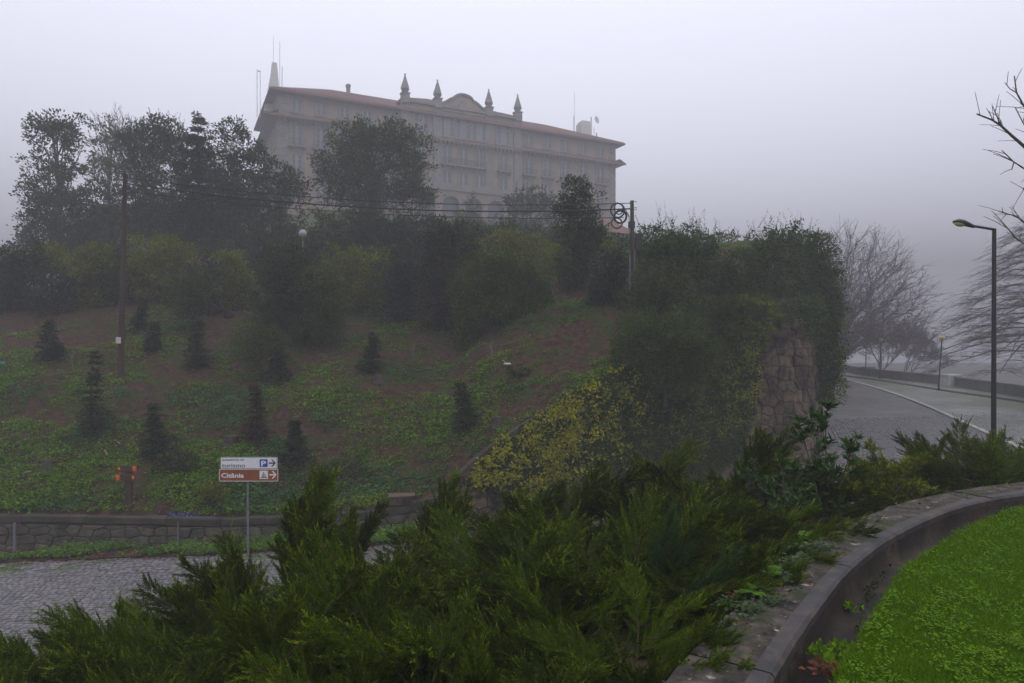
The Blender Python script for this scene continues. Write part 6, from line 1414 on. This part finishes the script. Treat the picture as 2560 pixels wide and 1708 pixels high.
# parapet with pier beyond the pavement
M['parapet'] = surf('weathered_parapet', [(.10, .095, .085), (.16, .15, .135)], 1.5, .9, 12, .5, .02)
M['pier'] = surf('pale_granite_pier', [(.42, .41, .39), (.55, .54, .51)], 2, .8, 12, .4, .01)
pa = empty('parapet_wall', (0, 0, 0), 'low dark parapet wall along the pavement above the foggy drop', 'wall')
yy = 32.0; bx, _ = resample([(Bx(y), y) for y in (30, 40, 53, 62, 74, 95)], 2.4)
for i in range(len(bx) - 1):
    p, q_ = Vector((*bx[i], 0)), Vector((*bx[i + 1], 0)); t = (q_ - p).normalized(); n = Vector((-t.y, t.x, 0)); b = MB()
    p = p + t * .01; q_ = q_ - t * .01; z = [zroad(p.x, p.y) + .12, zroad(q_.x, q_.y) + .12]
    def pb(off0, off1, h0, h1, name, mat):
        b = MB(); v = []
        for h in (h0, h1):
            for (pp_, zz) in ((p, z[0]), (q_, z[1])):
                for o_ in (off0, off1): c = pp_ + n * o_; v.append((c.x, c.y, zz + h))
        b.add(v, [(0, 1, 3, 2), (4, 6, 7, 5), (0, 2, 6, 4), (1, 5, 7, 3), (0, 4, 5, 1), (2, 3, 7, 6)]); b.build(name, mat, pa)
    pb(-.15, .15, -.3, .62, 'panel', M['parapet']); pb(-.2, .2, .62, .72, 'cap_stone', M['kerb_dark'])
for yv, lab, hh, w, mt in ((50, 'pale square stone pier in the parapet beside the nearest globe lamp', 1.0, .5, 'pier'), (65, 'dark small stone pier further along the parapet', .95, .4, 'kerb_dark')):
    e = empty('stone_pier', (Bx(yv) - .15, yv, zroad(Bx(yv), yv)), lab, 'pier'); b = MB(); b.box(-w, w, -w, w, 0, hh - .12); b.build('shaft', M[mt], e); b = MB(); b.box(-w - .06, w + .06, -w - .06, w + .06, hh - .12, hh); b.build('cap', M[mt], e)
e = empty('stone_bench', (29.6, 38.6, zroad(29.6, 38.6) + .12), 'dark stone bench on the pavement in front of the parapet', 'bench'); b = MB(); b.box(-.3, .9, -.3, .3, .36, .46); b.build('seat', M['kerb_dark'], e)
for x in (-.2, .6): b = MB(); b.box(x, x + .2, -.25, .25, 0, .358); b.build('leg', M['kerb_dark'], e)
# bare trees in the fog along the road
def dome_tree(name, label, base, C, RX, RZ, limbs_, seed, r0=.32, side=13, tw=6):
    """many limbs fanning from a short trunk to a rounded crown of fine twigs"""
    r_ = random.Random(seed); tr = MB(); cr = MB(); B = Vector(base); C = Vector(C) - B
    fork = Vector((0, 0, C.z * .22)); tr.tube([(0, 0, -1), fork * .6, fork], [r0 * 1.2, r0, r0 * .8], 8)
    for i in range(limbs_):
        a = i * 2.399; e = math.asin(min(1, max(-.35, -.3 + 1.3 * ((i + .5) / limbs_)))); k = r_.uniform(.82, 1.05)
        T = C + Vector((cos(a) * cos(e) * RX, sin(a) * cos(e) * RX, sin(e) * RZ)) * k; S = fork * r_.uniform(.7, 1.0)
        m1 = S.lerp(T, .35) + Vector((0, 0, (T - S).length * .10)); m2 = S.lerp(T, .7) + Vector((r_.gauss(0, .3), r_.gauss(0, .3), (T - S).length * .07)); P4 = [S, m1, m2, T]
        cr.tube(P4, [r0 * .24, r0 * .11, r0 * .05, .008], 4, cap=False)
        for j in range(side):
            t = r_.uniform(.25, 1) * 3; m = min(int(t), 2); p = P4[m].lerp(P4[m + 1], t - m); d_ = (P4[m + 1] - P4[m]).normalized()
            nd = (d_ + Vector((r_.gauss(0, .55), r_.gauss(0, .55), r_.gauss(.12, .45)))).normalized(); l = RX * r_.uniform(.16, .34); q1 = p + nd * l * .5; q2 = q1 + (nd + Vector((r_.gauss(0, .2), r_.gauss(0, .2), .15))).normalized() * l * .5
            cr.tube([p, q1, q2], [.020, .013, .007], 3, cap=False)
            for u in range(tw):
                v = r_.uniform(.3, 1); pp_ = p.lerp(q1, v) if u % 2 else q1.lerp(q2, v); n2 = (nd + Vector((r_.gauss(0, .6), r_.gauss(0, .6), r_.gauss(.1, .5)))).normalized()
                cr.tube([pp_, pp_ + n2 * l * r_.uniform(.3, .6)], [.014, .007], 3, cap=False)
    o = empty(name, base, label, 'tree'); tr.build('trunk', M['twig'], o); cr.build('crown', M['twig'], o); return o
dome_tree('bare_tree', 'big rounded leafless tree in the fog behind the rounded wall end', (29.6, 64, -3.2), P(2070, 800, 64), 8.2, 7.8, 105, 3, side=15, tw=8)
dome_tree('bare_tree', 'faint rounded leafless tree on the skyline above the tall wall shrubs', (15.5, 62, H(15.5, 62) - 1), P(1690, 610, 62), 4.2, 2.2, 34, 5, .16, 9, 6)
dome_tree('bare_tree', 'faint wide leafless tree between the two spiky shrubs on the skyline', (20, 66, H(20, 66) - 1), P(1850, 620, 66), 4.6, 1.8, 34, 6, .16, 9, 6)
bare('bare_tree', 'leafless tree in the fog above the farthest globe lamps', 'tree', (40, 74, -3.6), 10.5, .22, 8, 'twig', .6, 6, .12, nmax=5000, kids=(3, 4), minr=.012, first=.2, shape=1.0, tf=.16, l1=2.5)
bare('bare_tree', 'smaller leafless tree fading out behind the start of the parapet', 'tree', (46, 80, -4.5), 8, .2, 14, 'twig', .6, 6, .15, nmax=5000, kids=(3, 4), minr=.012, first=.2, shape=1.0, tf=.16, l1=2.5)
def weeping(name, label, base, h, tiers, rad, seed, z0=.28):
    """leafless larch-like tree: straight trunk, long near-level branches bending down into fine twigs"""
    r_ = random.Random(seed); tr = MB(); cr = MB(); tr.tube([(0, 0, -1), (0, 0, h * .5), (.1, 0, h)], [.24, .16, .03], 8)
    for i in range(tiers):
        t = i / tiers; z = h * (z0 + (1 - z0) * t) * .98; L = rad * (1 - t) ** .55 * r_.uniform(.75, 1.15); a = i * 2.399 + r_.gauss(0, .2); pts = []
        for q in np.linspace(0, 1, 7): pts.append(Vector((cos(a + q * .1) * L * q, sin(a + q * .1) * L * q, z + L * (.30 * q - .48 * q * q) + r_.gauss(0, .05))))
        cr.tube(pts, [.055 * (1 - .8 * q) * (1 - t * .5) + .006 for q in np.linspace(0, 1, 7)], 4, cap=False)
        for j in range(int(30 * (1 - t * .5))):
            q = r_.uniform(.15, 1) ** .8 * 6; m = min(int(q), 5); p = pts[m].lerp(pts[m + 1], q - m); s_ = 1 if j % 2 else -1; aa = a + s_ * r_.uniform(.4, 1.5); l = r_.uniform(.5, 1.5) * (1 - .3 * t) * rad / 5
            p1 = p + Vector((cos(aa) * l * .5, sin(aa) * l * .5, r_.gauss(.02, .12) * l)); p2 = p1 + Vector((cos(aa) * l * .4, sin(aa) * l * .4, -.22 * l)); cr.tube([p, p1, p2], [.012, .008, .005], 3, cap=False)
            for m2 in range(6):
                u = r_.random(); pp_ = (p.lerp(p1, u) if m2 % 2 else p1.lerp(p2, u)); ab = aa + r_.choice((-1, 1)) * r_.uniform(.4, .9); l2 = l * r_.uniform(.25, .6)
                cr.tube([pp_, pp_ + Vector((cos(ab) * l2 * .6, sin(ab) * l2 * .6, .01)), pp_ + Vector((cos(ab) * l2, sin(ab) * l2, -.25 * l2))], [.006, .005, .0035], 3, cap=False)
    o = empty(name, base, label, 'tree'); tr.build('trunk', M['twig'], o); cr.build('crown', M['twig'], o)
weeping('bare_larch', 'leafless larch with level drooping branches behind the street lamp', (29.5, 37.5, -4.6), 12.0, 78, 6.4, 4, .34)
# near leafless tree outside the frame whose boughs reach in
def near_bough():
    o = empty('bare_tree', (13.0, 11.5, -1.7), 'near leafless tree whose knobbly boughs reach into the sky above the street lamp', 'tree'); tr = MB(); cr = MB(); r_ = random.Random(6); B = Vector((13.0, 11.5, -1.7))
    tr.tube([(0, 0, -.3), (0, 0, 3), (-.2, 0, 7)], [.22, .16, .06], 8)
    def q(px, py, d=11.5): return P(px, py, d) - B
    def bough(pts, r0, twigs):
        pts = [q(*p) for p in pts]; n = len(pts); cr.tube(pts, [r0 * .62 * (1 - .75 * i / (n - 1)) + .004 for i in range(n)], 5)
        for k in range(twigs):
            t = r_.uniform(.1, .98) * (n - 1); i = min(int(t), n - 2); p = pts[i].lerp(pts[i + 1], t - i); dd = (pts[i + 1] - pts[i]).normalized()
            nd = (dd + Vector((r_.gauss(0, .6), r_.gauss(0, .6), r_.gauss(.25, .6)))).normalized(); l = r_.uniform(.12, .45); cr.tube([p, p + nd * l * .5 + Vector((0, 0, .01)), p + nd * l], [.006, .0045, .0038], 4)
    bough([(2700, 560), (2640, 440), (2560, 366), (2530, 340), (2502, 314), (2480, 300), (2442, 285)], .05, 16)
    bough([(2502, 314), (2492, 290), (2482, 266)], .012, 2); bough([(2640, 330), (2590, 290), (2560, 265), (2542, 232), (2536, 190)], .03, 10)
    bough([(2542, 232), (2525, 222), (2512, 206)], .01, 1); bough([(2600, 440), (2560, 421), (2535, 405), (2505, 376)], .022, 7); bough([(2535, 405), (2530, 424), (2526, 424)], .01, 1)
    bough([(2700, 700), (2640, 560), (2590, 500), (2558, 470)], .03, 8); bough([(2700, 460), (2620, 380), (2570, 330), (2538, 268)], .02, 8)
    bough([(2690, 640), (2600, 590), (2540, 540), (2500, 530)], .022, 12); bough([(2690, 720), (2610, 640), (2545, 600), (2510, 560)], .022, 12)
    bough([(2900, 700), (2780, 640), (2700, 560)], .09, 2); bough([(2950, 520), (2800, 480), (2700, 460)], .08, 2); bough([(2700, 460), (2640, 330)], .05, 2); bough([(2700, 560), (2640, 440)], .05, 0); bough([(2900, 800), (2780, 760), (2690, 700)], .08, 2)
    tr.build('trunk', M['bark'], o); cr.build('crown', M['twig'], o)
near_bough()

# ------------------------------------------------------------ small things on the slope
def rock(name, label, px, py, rx, seed, mat='kerb_dark', flat=.6, ref=None):
    r_ = random.Random(seed); q = ref or hit(px, py); k = q.y / F; bmv = []; g = MB(); n1, n2 = 8, 6
    for i in range(n2 + 1):
        e = pi * i / n2; row = []
        for j in range(n1): a = 2 * pi * j / n1; f = 1 + .22 * mnoise.noise(Vector((cos(a) * 1.3 + seed, sin(a) * 1.3, e))); row.append((rx * k * sin(e) * cos(a) * f, rx * k * .7 * sin(e) * sin(a) * f, rx * k * flat * (-cos(e)) * f + rx * k * flat * .45))
        bmv.append(row)
    for r0 in bmv: r0.append(r0[0])
    g.grid(bmv); e = empty(name, q, label, name.split('_')[-1]); g.build('stone', M[mat], e, smooth=True)
rock('pale_boulder', 'pale boulder half buried at the top of the slope by the pink-flowered bush', 58, 768, 9, 1, 'kerb', .7)
rock('flat_stone', 'pale flat stone in the mulch near the forked white stem', 1268, 914, 10, 2, 'kerb', .4)
rock('dark_stone', 'dark block of stone below the upper end of the timber rail', 572, 795, 15, 3, 'mortar', .9)
rock('grey_stone', 'small grey stone in the mulch near the end of the slope', 33, 838, 7, 4, 'kerb_dark', .6)
def timber(name, label, a, b_, r_, mat):
    p, q = hit(*a), hit(*b_); g = MB(); up = Vector((0, 0, r_ + .03)); m = (p + q) / 2; g.tube([p + up - m, q + up - m], r_, 6); e = empty(name, m, label, 'timber'); g.build('pole', M[mat], e)
M['old_wood'] = surf('weathered_timber', [(.12, .10, .075), (.22, .19, .15)], 4, .85, 20, .6, .01)
M['fresh_wood'] = surf('fresh_split_wood', [(.30, .22, .12), (.45, .34, .2)], 4, .8, 20, .5, .01)
timber('timber_rail', 'upper of two old timber rails lying down the slope beside the big evergreen', (548, 755), (668, 800), .05, 'old_wood')
timber('timber_rail', 'lower of two old timber rails lying down the slope beside the big evergreen', (542, 756), (660, 802), .045, 'old_wood')
for i, (a, b_, lab) in enumerate([((293, 1110), (300, 1120), 'pale split stick on the slope uphill of the signpost, upper one'), ((262, 1132), (268, 1142), 'pale split stick on the slope uphill of the signpost, lower one'), ((156, 1196), (172, 1190), 'pale split stick lying near the wall end of the slope'), ((60, 1188), (78, 1182), 'pale stick among the weeds beside the tallest sapling'), ((1258, 905), (1268, 918), 'orange-brown stick by the forked white stem')]):
    timber('split_stick', lab, a, b_, .018, 'fresh_wood')
def stump(label, px, py, s_):
    q = hit(px, py); e = empty('tree_stump', q, label, 'stump'); b = MB(); b.lathe([(s_ * 1.5, -.1), (s_ * 1.1, .05), (s_, .2), (s_ * .95, .26), (0, .27)], (0, 0, 0), 11); b.build('stump', M['bark'], e)
stump('low dark stump uphill of the white road sign', 580, 1112, .22); stump('dark stump among the weeds below the lone fir', 945, 1095 - 140, .16); stump('dark stump beside the young fir nearest the creeper', 1245, 1075 - 10, .16); stump('small dark stump on the slope behind the signpost', 118, 1172, .14)
# steel marker posts at the low wall, blue hose
for px, y0, y1, lab in ((36, 1307, 1375, 'short grey steel post in front of the low wall near the end of the verge'), (445, 1306, 1368, 'thin steel rod standing against the low wall under the golden shrub')):
    k = (px - CX) / F; y_ = 18.9; x_ = k * y_; w = .035 if px < 100 else .014; zb_ = zroad(x_, y_); e = empty('marker_post', (x_, y_, zb_), lab, 'post'); b = MB(); b.tube([(0, 0, -.1), (0, 0, (HY - y0) / F * y_ - zb_)], w, 8); b.build('post', M['steel'], e)
M['hose'] = plain('faded_blue_hose', (.05, .10, .22), .5)
pts = [hit(x, y) + Vector((0, 0, .06)) for x, y in ((436, 1300), (452, 1304), (480, 1303), (510, 1306), (540, 1307))]
b = MB(); b.tube(pts, .018, 6); pr(b.build('garden_hose', M['hose']), 'faded blue hose lying in the weeds on top of the low wall', 'hose')
r_ = np.random.default_rng(12); q = hit(450, 1296); pos = np.array(q) + r_.normal(size=(60, 3)) * [.22, .08, .04] + [0, 0, .08]; V, Q = leaf_arrays(pos, rdirs(60, r_), rdirs(60, r_), np.full(60, .06), np.full(60, .045)); M['flower_violet'] = leafmat('violet_blossom', (.10, .09, .38), (.2, .2, .55)); o = empty('flower_patch', q, 'patch of violet and pale flowers at the end of the blue hose', 'flowers'); o.location = (0, 0, 0); link(bpy.data.objects.new('blossom', np_mesh('blossom', V, Q, [M['flower_violet']])), o)
b = MB(); q = hit(3, 912); b.box(-.18, .12, -.04, .04, .02, .1); e = empty('blue_scrap', q, 'scrap of bright blue plastic in the mulch at the end of the slope', 'litter'); M['blue'] = plain('blue_plastic', (.03, .35, .6), .4); b.build('scrap', M['blue'], e)
